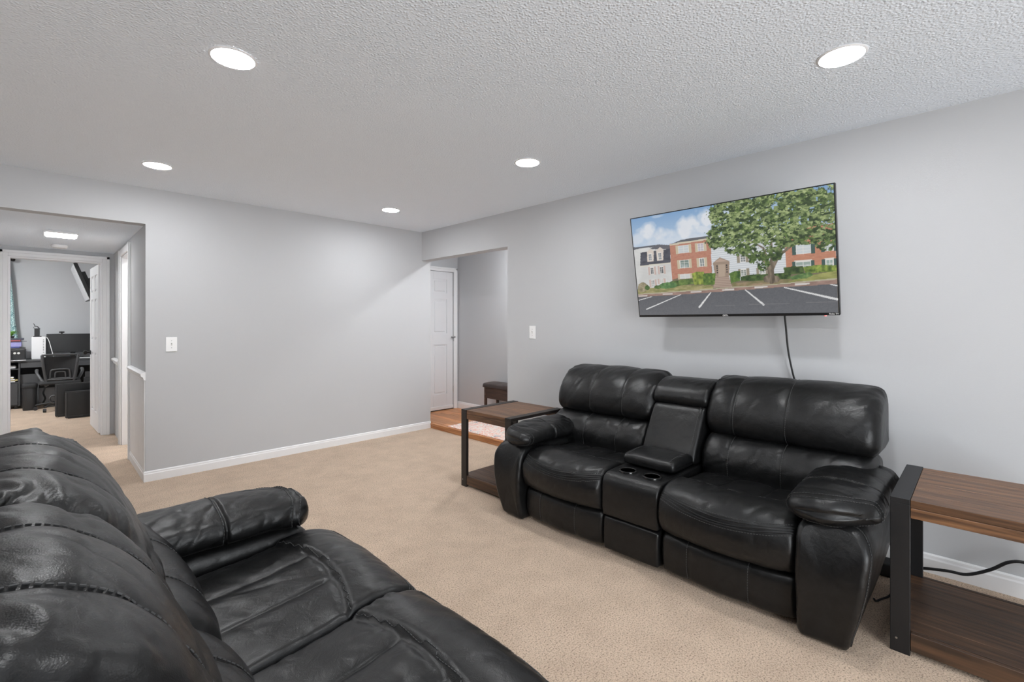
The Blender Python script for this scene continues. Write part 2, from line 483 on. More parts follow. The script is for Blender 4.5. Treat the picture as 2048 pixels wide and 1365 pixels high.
# office shell
OB, OR = 11.0, .78
struct('wall_office_back', B().box(-2.7, OR + .1, OB, OB + .1, 0, CZ), M['wall'], label='grey office wall behind the desk')
struct('wall_office_right', B().box(OR, OR + .1, EY + .12, OB, 0, CZ), M['wall'])
struct('wall_office_left', B().box(-2.7, -2.6, EY, OB, 0, CZ), M['wall'])
struct('ceiling_office', B().box(-2.7, OR + .1, EY, OB + .1, CZ, CZ + .1), M['ceiling'])

# foyer
struct('floor_foyer', B().box(WX + WT + .031, FX + .1, 1.5, FY + .1, -.05, FZ - .0125), M['oak'], label='raised honey oak plank floor of the foyer')
ff = bpy.data.objects['floor_foyer']
pw = .076
meshes = {}
x = WX + WT + .045
while x < FX - .005:
    x1 = min(x + pw, FX)
    yy = 1.6 - rnd.random() * .7
    while yy < FY:
        L = rnd.choice((.62, .84, 1.05))
        y0 = max(yy, 1.6); y1 = min(yy + L, FY)
        if y1 - y0 > .05:
            key = (round(x1 - x, 3), round(y1 - y0, 3))
            if key not in meshes:
                me = B().box(0, x1 - x - .0015, 0, y1 - y0 - .0015, 0, .012, .0012).mesh('plank'); me.materials.append(M['oak']); meshes[key] = me
            o = link('plank', meshes[key], None, ff); o.location = (x, y0, FZ - .012 + rnd.random() * .0004)
        yy += L
    x += pw
nose = B().box(WX + WT - .010, WX + WT + .043, OY0 - .4, BY - .001, FZ - .022, FZ + .001, .006, 2)
nose.box(WX + WT - .006, WX + WT + .030, OY0 + .001, BY - .001, -.02, FZ - .0215)
struct('trim_5', nose, M['oak'], label='oak step nosing at the foyer edge')
fw = B().box(FX, FX + .1, 1.5, FY + .1, 0, CZ)
struct('wall_foyer_right', fw, M['wall'], label='grey foyer wall behind the bench')
FD0, FD1 = 3.47, 4.27
fd = B().box(WX + WT, FD0, FY, FY + .1, FZ, CZ).box(FD1, FX, FY, FY + .1, FZ, CZ).box(FD0, FD1, FY, FY + .1, FZ + 2.0, CZ)
fd.box(WX + WT, FX, FY + .06, FY + .1, 0, CZ)  # unseen backing added behind the door to block leaking light
struct('wall_foyer_end', fd, M['wall'])
struct('wall_foyer_left', B().box(WX + .03, WX + WT - .001, BY + .12, FY + .1, 0, CZ), M['wall'])
struct('wall_foyer_light_stop', B().box(WX + WT, FX, 1.5, 1.6, 0, CZ), M['wall'])  # unseen wall added to close the foyer against light leaks
struct('ceiling_foyer', B().box(WX + WT, FX + .1, 1.5, FY + .1, CZ, CZ + .1), M['ceiling'])
struct('trim_6', casing_x(FY, FD0, FD1, FZ + 2.0, w=.06, z=FZ), M['white'], label='white casing of the foyer door')

# ------------------------------------------------------------------ doors
def panel_door(name, label, w, h, loc, rotz, knob=None, hinges=None):
    """six-panel door; local x along the width from the hinge, y thickness, z up"""
    t = thing(name, label, 'door', loc, rotz)
    t['kind'] = 'structure'
    T = .035
    st = .11
    cols = [(st, w / 2 - st * .45), (w / 2 + st * .45, w - st)]
    rows = [(.22, .22 + .36 * h), (.22 + .36 * h + .16, .80 * h), (.80 * h + .09, h - .11)]
    b = B()
    # slab built as stiles and rails so that the panels sit in real recesses
    xs = [0, cols[0][0], cols[0][1], cols[1][0], cols[1][1], w]
    for a, c in ((0, 1), (2, 3), (4, 5)): b.box(xs[a], xs[c], 0, T, 0, h, .002)
    zs = [0, rows[0][0], rows[0][1], rows[1][0], rows[1][1], rows[2][0], rows[2][1], h]
    for (xa, xb) in ((xs[1], xs[2]), (xs[3], xs[4])):
        for a, c in ((0, 1), (2, 3), (4, 5), (6, 7)): b.box(xa, xb, 0, T, zs[a], zs[c])
    b.build('door_slab', M['door'], t)
    for (xa, xb) in cols:
        for (za, zb) in rows:
            p = B().box(xa - .001, xb + .001, .013, T - .013, za - .001, zb + .001)
            p.box(xa + .022, xb - .022, .003, T - .003, za + .022, zb - .022, .009)
            p.build('panel', M['door'], t)
    if knob:
        for s in (1, -1):
            k = B().lathe([(.028, 0), (.028, .006), (.012, .01), (.011, .03), (.022, .04), (.028, .052), (.024, .064), (.010, .07)], 16, axis='Y', c=(0, 0, 0))
            o = k.build('knob', M['bronze'], t)
            o.location = (w - .065, T if s > 0 else 0, knob)
            if s < 0: o.scale = (1, -1, 1)
    for z in hinges or ():
        B().tube([(0.0, -.008, z - .045), (0.0, -.008, z + .045)], .007, 8).box(-.03, .03, -.002, .003, z - .045, z + .045).build('hinge', M['screw'], t)
    return t
# office door, hinged on the right jamb, swung into the office
od = panel_door('door_1', 'white six-panel office door standing open with dark knob', .74, 2.0, (DX1 + .004, EY + .085, .012), math.radians(92.6), knob=.93)
# foyer door, closed
fdoor = panel_door('door_2', 'closed white six-panel door at the end of the foyer', FD1 - FD0 - .01, 1.985, (FD0 + .005, FY + .005, FZ + .012), 0, hinges=())
for z in (.28, 1.68): B().tube([(FD1 - FD0 - .008, -.006, z - .045), (FD1 - FD0 - .008, -.006, z + .045)], .006, 8).build('hinge', M['screw'], fdoor)
g = B().box(FD1 - FD0 - .06, FD1 - FD0 + .02, -.03, -.018, 1.03, 1.05, .004).tube([(FD1 - FD0 - .03, -.02, 1.04), (FD1 - FD0 - .03, -.045, 1.03), (FD1 - FD0 - .03, -.045, .98)], .005, 8, 4)
g.build('door_guard', M['screw'], fdoor)
B().box(.0, FD1 - FD0 - .01, -.012, 0, 0, .05, .004).build('door_sweep', M['white'], fdoor)

# ------------------------------------------------------------------ recessed ceiling lights
def downlight(x, y, label, z=CZ):
    t = thing('recessed_light', label, 'ceiling light', (x, y, z), 0, 'recessed ceiling lights')
    B().lathe([(.0795, -.001), (.081, -.006), (.088, -.004), (.091, -.001)], 32).build('trim_ring', M['white'], t)
    B().lathe([(.002, -.006), (.05, -.007), (.079, -.004), (.079, -.001), (.002, -.001)], 32).build('lens', M['lens'], t)
for x, y, l in ((.57, 2.237, 'large glowing recessed light in the upper left of the ceiling'),
                (.578, 4.144, 'glowing recessed light above the hallway end of the back wall'),
                (2.44, 4.14, 'smallest glowing recessed light, nearest the foyer opening'),
                (2.393, 2.24, 'glowing recessed light in the middle of the ceiling before the loveseat'),
                (2.37, .415, 'large glowing recessed light in the upper right of the ceiling'),
                (.57, .415, 'recessed light over the near sofa, outside the picture')):
    downlight(x, y, l)
t = thing('foyer_light', 'round ceiling light of the foyer, hidden behind the opening header', 'ceiling light', (3.95, 3.75, CZ))
B().lathe([(.11, 0), (.11, -.012), (.10, -.016)], 24).build('lamp_base', M['white'], t)
B().lathe([(.09, -.016), (.08, -.03), (.03, -.04), (.002, -.041)], 24).build('lens', emit_mat('foyer_lens', (.97, .985, 1, 1), 320.0), t)
t = thing('office_light', 'round ceiling light of the office, out of view', 'ceiling light', (-.9, 9.2, CZ))
B().lathe([(.16, 0), (.16, -.012), (.15, -.016)], 24).build('lamp_base', M['white'], t)
B().lathe([(.15, -.016), (.13, -.05), (.05, -.07), (.002, -.072)], 24).build('lens', emit_mat('office_lens', (.97, .985, 1, 1), 290.0), t)
t = thing('bathroom_light', 'round ceiling light of the bathroom, out of view', 'ceiling light', (1.4, 6.2, 2.4))
B().lathe([(.16, 0), (.16, -.012), (.15, -.016)], 24).build('lamp_base', M['white'], t)
B().lathe([(.15, -.016), (.13, -.05), (.05, -.07), (.002, -.072)], 24).build('lens', emit_mat('bath_lens', (1, .99, .98, 1), 110.0), t)
t = thing('hallway_light', 'flat rectangular light panel on the hallway ceiling', 'ceiling light', (.12, 5.96, HZ))
B().box(-.115, .115, -.15, .15, -.02, 0, .004).build('housing', M['white'], t)
B().box(-.10, .10, -.13, .13, -.026, -.02, .003).build('diffuser', M['led_panel'], t)
t = thing('smoke_detector', 'white round smoke detector on the hallway ceiling', 'smoke detector', (.127, 6.9, HZ))
B().lathe([(.065, 0), (.065, -.012), (.058, -.03), (.03, -.036), (.002, -.036)], 28).build('body', M['plate'], t)
B().lathe([(.05, -.026), (.052, -.031), (.044, -.034), (.042, -.030)], 28).build('vent_ring', M['toggle'], t)

# ------------------------------------------------------------------ light switches
def switch(label, loc, rotz):
    t = thing('light_switch', label, 'light switch', loc, rotz, 'light switches')
    B().box(-.04, .04, -.006, 0, -.062, .062, .003, 2).build('plate', M['plate'], t)
    tg = B().box(-.005, .005, -.008, -.005, -.012, .012)
    tg.box(-.004, .004, -.022, -.006, -.002, .007, .0015, mtx=Matrix.Rotation(-.4, 4, 'X'))
    tg.build('toggle', M['toggle'], t)
    for z in (-.03, .03): B().lathe([(.0035, 0), (.003, -.0015), (.0005, -.0018)], 10, axis='Y', c=(0, -.006, z)).build('screw', M['screw'], t)
switch('white toggle switch on the back wall beside the hallway', (.78, BY, 1.136), 0)
switch('white toggle switch on the television wall beside the foyer opening', (WX, 3.039, 1.229), -math.pi / 2)

# ------------------------------------------------------------------ upholstery
def prof(ctrl, n):
    P = catmull(ctrl, 16, True)
    A = np.roll(P, -1, 0)
    if np.sum(P[:, 0] * A[:, 1] - A[:, 0] * P[:, 1]) < 0: P = P[::-1]
    d = np.linalg.norm(np.roll(P, -1, 0) - P, axis=1); s = np.concatenate([[0], np.cumsum(d)])
    Q = np.vstack([P, P[:1]]); t = np.linspace(0, s[-1], n, endpoint=False)
    return np.stack([np.interp(t, s, Q[:, i]) for i in (0, 1)], 1), s[-1]

class Sweep:
    """a padded form: a closed outline swept along t with soft ends, puffed panels and gathers"""
    def __init__(s, ctrl, t0, t1, r, mapper, n=72, nt=64, seams=(), puff=.008, deform=None, disp=None,
                 gather=0.0, glen=.09, gfreq=34., seed=1, wr=.0, wfreq=9., power=.4, seam_mask=None):
        s.P, s.len = prof(ctrl, n); s.n = n
        T = np.roll(s.P, -1, 0) - np.roll(s.P, 1, 0)
        s.N = np.stack([T[:, 1], -T[:, 0]], 1); s.N /= np.linalg.norm(s.N, axis=1)[:, None]
        for _ in range(2): s.N = (s.N + np.roll(s.N, 1, 0) + np.roll(s.N, -1, 0)); s.N /= np.linalg.norm(s.N, axis=1)[:, None]
        s.t0, s.t1, s.r, s.mapper = t0, t1, r, mapper
        s.seams, s.puff, s.deform, s.dispf = list(seams), puff, deform, disp
        s.gather, s.glen, s.gfreq, s.seed, s.wr, s.wfreq, s.power, s.mask = gather, glen, gfreq, seed, wr, wfreq, power, seam_mask
        u = np.linspace(0, 1, nt); 
        end = r / (t1 - t0)
        k = 7
        e0 = end * (1 - np.cos(np.linspace(0, math.pi / 2, k)))
        mid = np.linspace(end, 1 - end, nt)[1:-1]
        s.T = t0 + (t1 - t0) * np.concatenate([e0, mid, 1 - e0[::-1]])
    def eval(s, t):
        t = np.atleast_1d(np.asarray(t, float))[:, None]
        a = np.broadcast_to(s.P[:, 0][None], (len(t), s.n)).copy(); b = np.broadcast_to(s.P[:, 1][None], (len(t), s.n)).copy()
        na, nb = s.N[:, 0][None], s.N[:, 1][None]
        sl = (np.arange(s.n) / s.n * s.len)[None]
        e = np.minimum(t - s.t0, s.t1 - t)
        q = np.clip((s.r - e) / s.r, 0, 1)
        off = -s.r * (1 - np.sqrt(1 - q * q)) * np.ones_like(a)
        edges = [s.t0] + s.seams + [s.t1]
        if s.puff:
            pf = np.zeros_like(t)
            for i in range(len(edges) - 1):
                w = (t - edges[i]) / (edges[i + 1] - edges[i])
                inside = (w >= 0) & (w <= 1)
                pf = np.where(inside, np.abs(np.sin(np.pi * np.clip(w, 0, 1))) ** s.power - 1, pf)
            pf = pf * s.puff * np.ones_like(a)
            if s.mask is not None: pf = pf * s.mask(t, a, b)
            off += pf
        if s.gather:
            g0 = np.abs(vnoise(sl * s.gfreq + 3.1 * (t - s.t0) * 4, (t - s.t0) * 9, s.seed)) - .35
            g1 = np.abs(vnoise(sl * s.gfreq - 3.1 * (s.t1 - t) * 4, (s.t1 - t) * 9, s.seed + 5)) - .35
            am = np.clip(vnoise(sl * 4.0, 0 * t, s.seed + 9) + .55, 0.1, 1.2)
            d0 = t - s.t0; d1 = s.t1 - t
            off += s.gather * am * (g0 * np.exp(-d0 / s.glen) * np.clip(d0 / .012, 0, 1) + g1 * np.exp(-d1 / s.glen) * np.clip(d1 / .012, 0, 1))
        if s.wr:
            off += s.wr * fbm(sl * s.wfreq + t * 2.1, t * s.wfreq * .8 + 3.3, 4, s.seed + 31)
            rid = 1 - np.abs(fbm(sl * s.wfreq * .8 + 9 + t * 5, t * s.wfreq * .7, 3, s.seed + 71)) * 2.2
            off -= s.wr * .55 * np.clip(rid, 0, 1) ** 5
        if s.dispf is not None: off = off + s.dispf(t, a, b, (t - s.t0) / (s.t1 - s.t0))
        a = a + na * off; b = b + nb * off
        tt = t * np.ones_like(a)
        if s.deform is not None: tt, a, b = s.deform(tt, a, b, (tt - s.t0) / (s.t1 - s.t0))
        return np.stack(s.mapper(tt, a, b), -1)
    def mesh(s, name):
        V = s.eval(s.T); m, n, _ = V.shape
        v = V.reshape(-1, 3)
        i = np.arange(m - 1)[:, None]; k = np.arange(n)[None]
        q = np.stack([i * n + k, i * n + (k + 1) % n, (i + 1) * n + (k + 1) % n, (i + 1) * n + k], -1).reshape(-1, 4)
        c0, c1 = V[0].mean(0), V[-1].mean(0)
        vs = np.vstack([v, c0, c1]).tolist(); nv = m * n
        fs = q.tolist() + [(nv, (j + 1) % n, j) for j in range(n)] + [(nv + 1, (m - 1) * n + j, (m - 1) * n + (j + 1) % n) for j in range(n)]
        me = bpy.data.meshes.new(name); me.from_pydata(vs, [], fs)
        bm = bmesh.new(); bm.from_mesh(me); bmesh.ops.recalc_face_normals(bm, faces=bm.faces); bm.to_mesh(me); bm.free()
        me.polygons.foreach_set('use_smooth', [True] * len(me.polygons)); me.update()
        return me
    def build(s, name, parent, material=None): 
        return link(name, s.mesh(name), material or M['leather'], parent)
    def line_at_t(s, t, sel=None):
        V = s.eval(t)[0]; c = V.mean(0)
        return V if sel is None else V[sel(s.P[:, 0], s.P[:, 1])]

def stitches(paths, name, parent, r=.0016, dash=.008, gap=.004):
    """paths: list of polylines; a row of short thread dashes in one mesh"""
    b = B(); vs = []; fs = []
    for P in paths:
        P = np.asarray(P, float)
        if len(P) < 2: continue
        d = np.linalg.norm(np.diff(P, axis=0), axis=1); s = np.concatenate([[0], np.cumsum(d)])
        L = s[-1]; x = 0
        while x + dash < L:
            p = np.array([np.interp(x, s, P[:, i]) for i in range(3)]); q = np.array([np.interp(x + dash, s, P[:, i]) for i in range(3)])
            t = (q - p) / (np.linalg.norm(q - p) + 1e-9)
            a = np.cross(t, [.31, .52, .79]); a /= np.linalg.norm(a) + 1e-9; c = np.cross(t, a)
            n0 = len(vs)
            for w in (p, q):
                for k in range(4):
                    an = k * math.pi / 2; vs.append(tuple(w + r * (math.cos(an) * a + math.sin(an) * c)))
            fs += [(n0 + k, n0 + (k + 1) % 4, n0 + 4 + (k + 1) % 4, n0 + 4 + k) for k in range(4)] + [(n0, n0 + 3, n0 + 2, n0 + 1), (n0 + 4, n0 + 5, n0 + 6, n0 + 7)]
            x += dash + gap
    b.v = vs; b.f = fs; b.sm = [False] * len(fs)
    if not vs: return None
    o = b.build(name, M['thread'], parent); o['kind'] = 'stuff'
    return o

def contiguous(V, mask):
    """roll a closed line so that the masked run is one piece"""
    n = len(mask)
    if mask.all(): return V
    st = [i for i in range(n) if mask[i] and not mask[i - 1]]
    best = []
    for i in st:
        run = []
        j = i
        while mask[j % n] and len(run) < n: run.append(V[j % n]); j += 1
        if len(run) > len(best): best = run
    return np.array(best)

XM = lambda t, a, b: (t, a, b)          # sweep along local x, outline in (depth, z)
YM = lambda t, a, b: (a, t, b)          # sweep along depth, outline in (x, z)

def out(V, k=.0012):
    return V

def make_seat(root, x0, x1, seed, bw=.045):
    w = x1 - x0; s1, s2 = x0 + w * .34, x0 + w * .66
    ctrl = [(.06, .232), (.0, .262), (-.022, .335), (-.008, .405), (.04, .455), (.12, .480), (.22, .474), (.36, .458), (.52, .446), (.64, .43), (.67, .36), (.65, .27), (.5, .24), (.28, .232)]
    arc = lambda tau: .255 - .055 * (1 - (2 * tau - 1) ** 2)
    def disp(t, a, b, tau):
        top = (b > .41) & (a > .03)
        g = np.exp(-((a - arc(tau)) / .013) ** 2) * .015 * top + .007 * np.clip((a - arc(tau)) / .02, 0, 1) * top
        return -g
    def mask(t, a, b): 
        tau = (t - x0) / w
        return np.clip((a - arc(tau)) / .03, 0, 1) * (b > .40) + .0
    def deform(t, a, b, tau):
        bow = bw * (1 - (2 * tau - 1) ** 2)
        return t, a - bow * np.clip((.30 - a) / .3, 0, 1), b + .012 * (1 - (2 * tau - 1) ** 2) * (b > .40)
    sw = Sweep(ctrl, x0 + .004, x1 - .004, .024, XM, n=150, nt=100, seams=[s1, s2], puff=.022, deform=deform, disp=disp,
               gather=.012, glen=.035, gfreq=26, seed=seed, wr=.005, wfreq=8, power=.35, seam_mask=mask)
    o = sw.build('seat_cushion', root)
    paths = []
    ts = np.linspace(x0 + .012, x1 - .012, 60)
    V = sw.eval(ts)
    fr = np.where((sw.P[:, 0] < .10) & (sw.P[:, 1] > .25) & (sw.P[:, 1] < .475))[0]
    fr = fr[np.argsort(sw.P[fr, 1])]
    def front_line(k, lift):
        L = []
        for i, tt in enumerate(ts):
            tau = (tt - sw.t0) / (sw.t1 - sw.t0)
            fz = .432 - .034 * (1 - (2 * tau - 1) ** 2) + k * .009
            L.append([np.interp(fz, sw.P[fr, 1], V[i, fr, c]) for c in range(3)])
        return np.array(L) + np.array([0, -lift, lift * .6])
    pb = B()
    for k in (-1, 0, 1): pb.tube(front_line(k, .0), .0036, 6)
    pb.build('piping', M['leather'], o)
    for k in (-2.1, 2.1): paths.append(front_line(k, .0008))
    L = []
    for i, tt in enumerate(ts):
        tau = (tt - sw.t0) / (sw.t1 - sw.t0)
        j = int(np.argmin(np.where(sw.P[:, 1] > .42, np.abs(sw.P[:, 0] - arc(tau) + .014), 9)))
        L.append(V[i, j] + np.array([0, 0, .0008]))
    paths.append(L)
    stitches(paths, 'stitching', o)
    return o

def make_footrest(root, x0, x1, seed, seams=True):
    w = x1 - x0; ss = [x0 + w * .25, x0 + w * .70] if seams else []
    ctrl = [(.075, .03), (.04, .035), (.022, .08), (.018, .14), (.025, .20), (.05, .226), (.09, .226), (.12, .18), (.12, .06)]
    sw = Sweep(ctrl, x0 + .006, x1 - .006, .022, XM, n=64, nt=70, seams=ss, puff=.010, gather=.004, glen=.03, seed=seed, wr=.0025, power=.3,
               deform=lambda t, a, b, tau: (t, a - .03 * (1 - (2 * tau - 1) ** 2) * (a < .10), b))
    o = sw.build('footrest_panel', root)
    paths = []
    for s_ in ss:
        V = sw.eval(s_ - .006)[0]; m = (sw.P[:, 0] < .05)
        L = contiguous(V, m)
        paths.append(L + np.array([0, -.001, 0]))
    stitches(paths, 'stitching', o)

def make_back(root, x0, x1, seed, sf=(.30, .68), lean=0.0, zof=0.0, gat=.028):
    XB = lambda t, a, b: (t, a + lean * np.interp(b, [.40, .60, .685, .745, .82, .90, .96, .99], [.05, .09, .10, .135, .148, .14, .13, .10]), b + zof * np.clip((b - .6) / .3, 0, 1))
    w = x1 - x0; ss = [x0 + w * f for f in sf]
    low = [(.52, .415), (.497, .46), (.492, .53), (.525, .60), (.59, .652), (.68, .672), (.80, .665), (.86, .58), (.84, .46), (.70, .405)]
    up = [(.715, .640), (.640, .648), (.592, .685), (.580, .745), (.600, .82), (.655, .90), (.735, .960), (.83, .985), (.915, .962), (.962, .89), (.975, .78), (.965, .66), (.87, .632)]
    bow = lambda k: (lambda t, a, b, tau: (t, a - k * (1 - (2 * tau - 1) ** 4) * np.clip((.85 - a) / .25, 0, 1), b + .012 * (1 - (2 * tau - 1) ** 2) * np.clip((b - .75) / .2, 0, 1)))
    sl = Sweep(low, x0 + .01, x1 - .01, .05, XB, n=110, nt=76, seams=ss, puff=.013, deform=bow(.02), gather=.026, glen=.06, gfreq=24, seed=seed + 3, wr=.006, wfreq=7)
    ol = sl.build('lumbar_cushion', root)
    su = Sweep(up, x0, x1, .055, XB, n=130, nt=90, seams=ss, puff=.014, deform=bow(.03), gather=gat, glen=.07, gfreq=24, seed=seed, wr=.005, wfreq=6)
    ou = su.build('head_cushion', root)
    for sw, o in ((sl, ol), (su, ou)):
        paths = []
        for s_ in ss:
            V = sw.eval(s_ + .007)[0]
            m = (sw.P[:, 0] < .78) if sw is sl else ((sw.P[:, 0] < .95) & ((sw.P[:, 1] > .80) | (sw.P[:, 0] < .70)))
            L = contiguous(V, m)
            if len(L): paths.append(L + np.array([0, -.0006, .0008]))
        stitches(paths, 'stitching', o)

def make_arm(root, W, side, seed, tip=-.03, front=-.008, thin=.30, lift=0.0):
    """side -1: arm at x=0, +1: arm at x=W (mirrored)"""
    fx = (lambda x: x) if side < 0 else (lambda x: W - x)
    mp = lambda t, a, b: (fx(a), t, b)
    body = [(.012, .012), (.10, .008), (.178, .012), (.182, .15), (.185, .35), (.182, .46), (.13, .500), (.03, .505), (-.040, .480), (-.068, .42), (-.064, .33), (-.042, .2), (-.012, .08)]
    def dfm(t, a, b, tau):
        f = np.clip((front + .26 - t) / .25, 0, 1)
        return t - f * (.042 * np.sin(np.clip(b / .50, 0, 1) * math.pi) - .05 * np.clip((b - .40) / .10, 0, 1) ** 2), a * (1 - .0 * f), b
    sw = Sweep(body, front, .80, .026, mp, n=110, nt=60, puff=0, deform=dfm, gather=.004, glen=.04, seed=seed, wr=.003, wfreq=5)
    o = sw.build('arm_body', root)
    paths = []
    for tt, k in ((front + .022, 0), (front + .038, 0)):
        V = sw.eval(tt)[0]; m = (sw.P[:, 1] > .04) & (sw.P[:, 0] < .07)
        L = contiguous(V, m); sgn = -1 if side < 0 else 1
        paths.append(L + np.array([sgn * .001, -.0005, .0005]))
    stitches(paths, 'stitching', o)
    # piping strips down the outer front edge
    b = B()
    V = sw.eval(front + .030)[0]; m = (sw.P[:, 1] > .022) & (sw.P[:, 0] < .05) & (sw.P[:, 1] < .52)
    b.tube(contiguous(V, m), .0045, 6); b.build('piping', M['leather'], o)
    ov = .062 if side < 0 else .095
    pad = [(-ov, .540), (-ov + .012, .500), (-.02, .482), (.06, .476), (.15, .482), (.218, .505), (.238, .545), (.215, .590), (.13, .614), (.03, .617), (-ov + .035, .598)]
    def dfp(t, a, b, tau):
        f = np.clip((tip + .27 - t) / .28, 0, 1)
        c = .07
        return t + .125 * np.clip((.12 - a) / .19, 0, 1) ** 2 * np.clip((tip + .32 - t) / .3, 0, 1) + .03 * np.clip((a - .17) / .07, 0, 1) ** 2 * np.clip((tip + .2 - t) / .2, 0, 1), c + (a - c) * (1 - .05 * f ** 2), .565 + (b - .565) * (1 - thin * f ** 2) + lift - .012 * f ** 2 + .0 * np.clip((t - .45) / .2, 0, 1)
    def dsp(t, a, b, tau):
        g = sum(np.exp(-((t - (tip + .042 + k * .010)) / .0025) ** 2) for k in (0, 1, 2)) * .004
        s = np.exp(-((t - tip - .31) / .006) ** 2) * .009 * (b > .50)
        return -g - s
    sp = Sweep(pad, tip, .72, .052, mp, n=120, nt=110, seams=[], puff=0, deform=dfp, disp=dsp, gather=.016, glen=.07, gfreq=22, seed=seed + 2, wr=.008, wfreq=8)
    op = sp.build('arm_pad', root)
    paths = []
    for tt in (tip + .036, tip + .070):
        V = sp.eval(tt)[0]; c = V.mean(0)
        paths.append(c + (V - c) * 1.006)
    V = sp.eval(tip + .321)[0]; m = sp.P[:, 1] > .50; L = contiguous(V, m); paths.append(L + np.array([0, 0, .001]))
    stitches(paths, 'stitching', op)

def make_console(root, x0, x1):
    ctrl = [(.03, .226), (.008, .235), (-.004, .28), (-.004, .39), (.008, .435), (.04, .460), (.10, .466), (.35, .468), (.55, .466), (.60, .44), (.60, .26), (.56, .23), (.3, .226)]
    sw = Sweep(ctrl, x0 + .003, x1 - .003, .012, XM, n=120, nt=40, puff=.003, seed=71, wr=.002, power=.25)
    o = sw.build('console_box', root)
    # cup holders cut into the top
    for cx in (x0 + .105, x1 - .095):
        cut = link('cut', B().lathe([(.042, .40), (.042, .50)], 32, c=(cx, .115, 0)).mesh('cut'))
        md = o.modifiers.new('b', 'BOOLEAN'); md.operation = 'DIFFERENCE'; md.object = cut; md.solver = 'EXACT'
        bpy.context.view_layer.update()
        dg = bpy.context.evaluated_depsgraph_get()
        me = bpy.data.meshes.new_from_object(o.evaluated_get(dg))
        o.modifiers.clear(); o.data = me
        bpy.data.objects.remove(cut)
        c = B().lathe([(.0415, .466), (.0415, .474), (.046, .4765), (.052, .474), (.053, .468), (.053, .462)], 36, c=(cx, .115, 0))
        ring = c.build('cup_holder', M['cupring'], root)
        B().lathe([(.0412, .472), (.0395, .404), (.034, .401), (.001, .401), (.001, .398), (.0415, .398), (.0418, .472)], 36, c=(cx, .115, 0)).build('cup_well', M['under'], ring)
    ctrl = [(.03, .03), (.012, .04), (.006, .12), (.012, .20), (.03, .217), (.09, .217), (.11, .12), (.09, .03)]
    Sweep(ctrl, x0 + .006, x1 - .006, .014, XM, n=50, nt=40, puff=.004, seed=5, wr=.002, power=.25).build('console_front', root)
    ctrl = [(.215, .478), (.200, .500), (.205, .528), (.235, .545), (.32, .552), (.42, .548), (.465, .53), (.47, .49), (.45, .474), (.3, .472)]
    lid = Sweep(ctrl, x0 + .012, x1 - .012, .022, XM, n=80, nt=50, puff=.006, seed=8, wr=.003, power=.3)
    ol = lid.build('console_lid', root)
    P = []
    for tt in (x0 + .045, x1 - .045):
        V = lid.eval(tt)[0]; m = (lid.P[:, 1] > .53); P.append(contiguous(V, m) + np.array([0, 0, .0012]))
    stitches(P, 'stitching', ol)
    # back between the two head cushions
    ctrl = [(.455, .48), (.448, .53), (.50, .63), (.565, .74), (.61, .795), (.68, .80), (.72, .70), (.70, .55), (.6, .47)]
    pl_ = Sweep(ctrl, x0 + .004, x1 - .004, .018, XM, n=90, nt=50, puff=.005, seed=12, wr=.003, power=.3)
    opl = pl_.build('console_back_panel', root)
    V = pl_.eval(x1 - .035)[0]; m = pl_.P[:, 0] < .62
    stitches([contiguous(V, m) + np.array([0, -.001, .0005])], 'stitching', opl)
    ctrl = [(.64, .792), (.606, .81), (.602, .85), (.64, .905), (.72, .945), (.82, .955), (.90, .93), (.93, .86), (.90, .79), (.76, .78)]
    Sweep(ctrl, x0 - .004, x1 + .004, .022, XM, n=90, nt=50, puff=.004, gather=.006, glen=.03, seed=14, wr=.003, power=.3).build('console_head_roll', root)

def make_shell(root, W):
    b = B().box(.03, W - .03, .80, .965, .12, .80, .03, 3)
    b.build('back_shell', M['leather'], root)
    b = B().box(.06, W - .06, .10, .90, .045, .235)
    for x in (.10, W - .18):
        for y in (.16, .78): b.box(x, x + .08, y, y + .08, 0, .05)
    b.build('base', M['under'], root)

M['cupring'] = mat('glossy_black_cup_holder', (.012, .012, .012, 1), .12, bump=.01, bscale=100)

# reclining loveseat with console, facing the room from the television wall
LW = 1.975
ls = thing('reclining_loveseat', 'black leather reclining loveseat with console and cup holders against the television wall', 'loveseat', (2.262, 2.345, 0), -math.pi / 2)
make_shell(ls, LW)
make_seat(ls, .185, .805, 11); make_footrest(ls, .185, .805, 15)
make_seat(ls, 1.155, 1.79, 23); make_footrest(ls, 1.155, 1.79, 27)
make_console(ls, .805, 1.155)
make_back(ls, -.015, .812, 41, (.40, .72)); make_back(ls, 1.148, 1.998, 47, (.20, .52))
make_arm(ls, LW, -1, 61); make_arm(ls, LW, 1, 67)

# reclining sofa in the foreground
SW = 2.28
so = thing('reclining_sofa', 'black leather reclining sofa in the left foreground seen over its back', 'sofa', (.885, -.13, 0), math.pi / 2)
make_shell(so, SW)
for i, (a, c) in enumerate(((.19, .82), (.82, 1.445), (1.445, 2.085))):
    make_seat(so, a, c, 101 + 7 * i, .012); make_footrest(so, a, c, 131 + 7 * i)
K = dict(lean=1.0, zof=-.004, gat=.040)
make_back(so, -.015, .82, 151, (.33, .67), **K); make_back(so, .82, 1.447, 157, (.3, .7), **K); make_back(so, 1.447, 2.297, 163, (.3, .65), **K)
make_arm(so, SW, -1, 171, .105, .105, -.05, .012); make_arm(so, SW, 1, 177, .105, .105, -.05, .012)

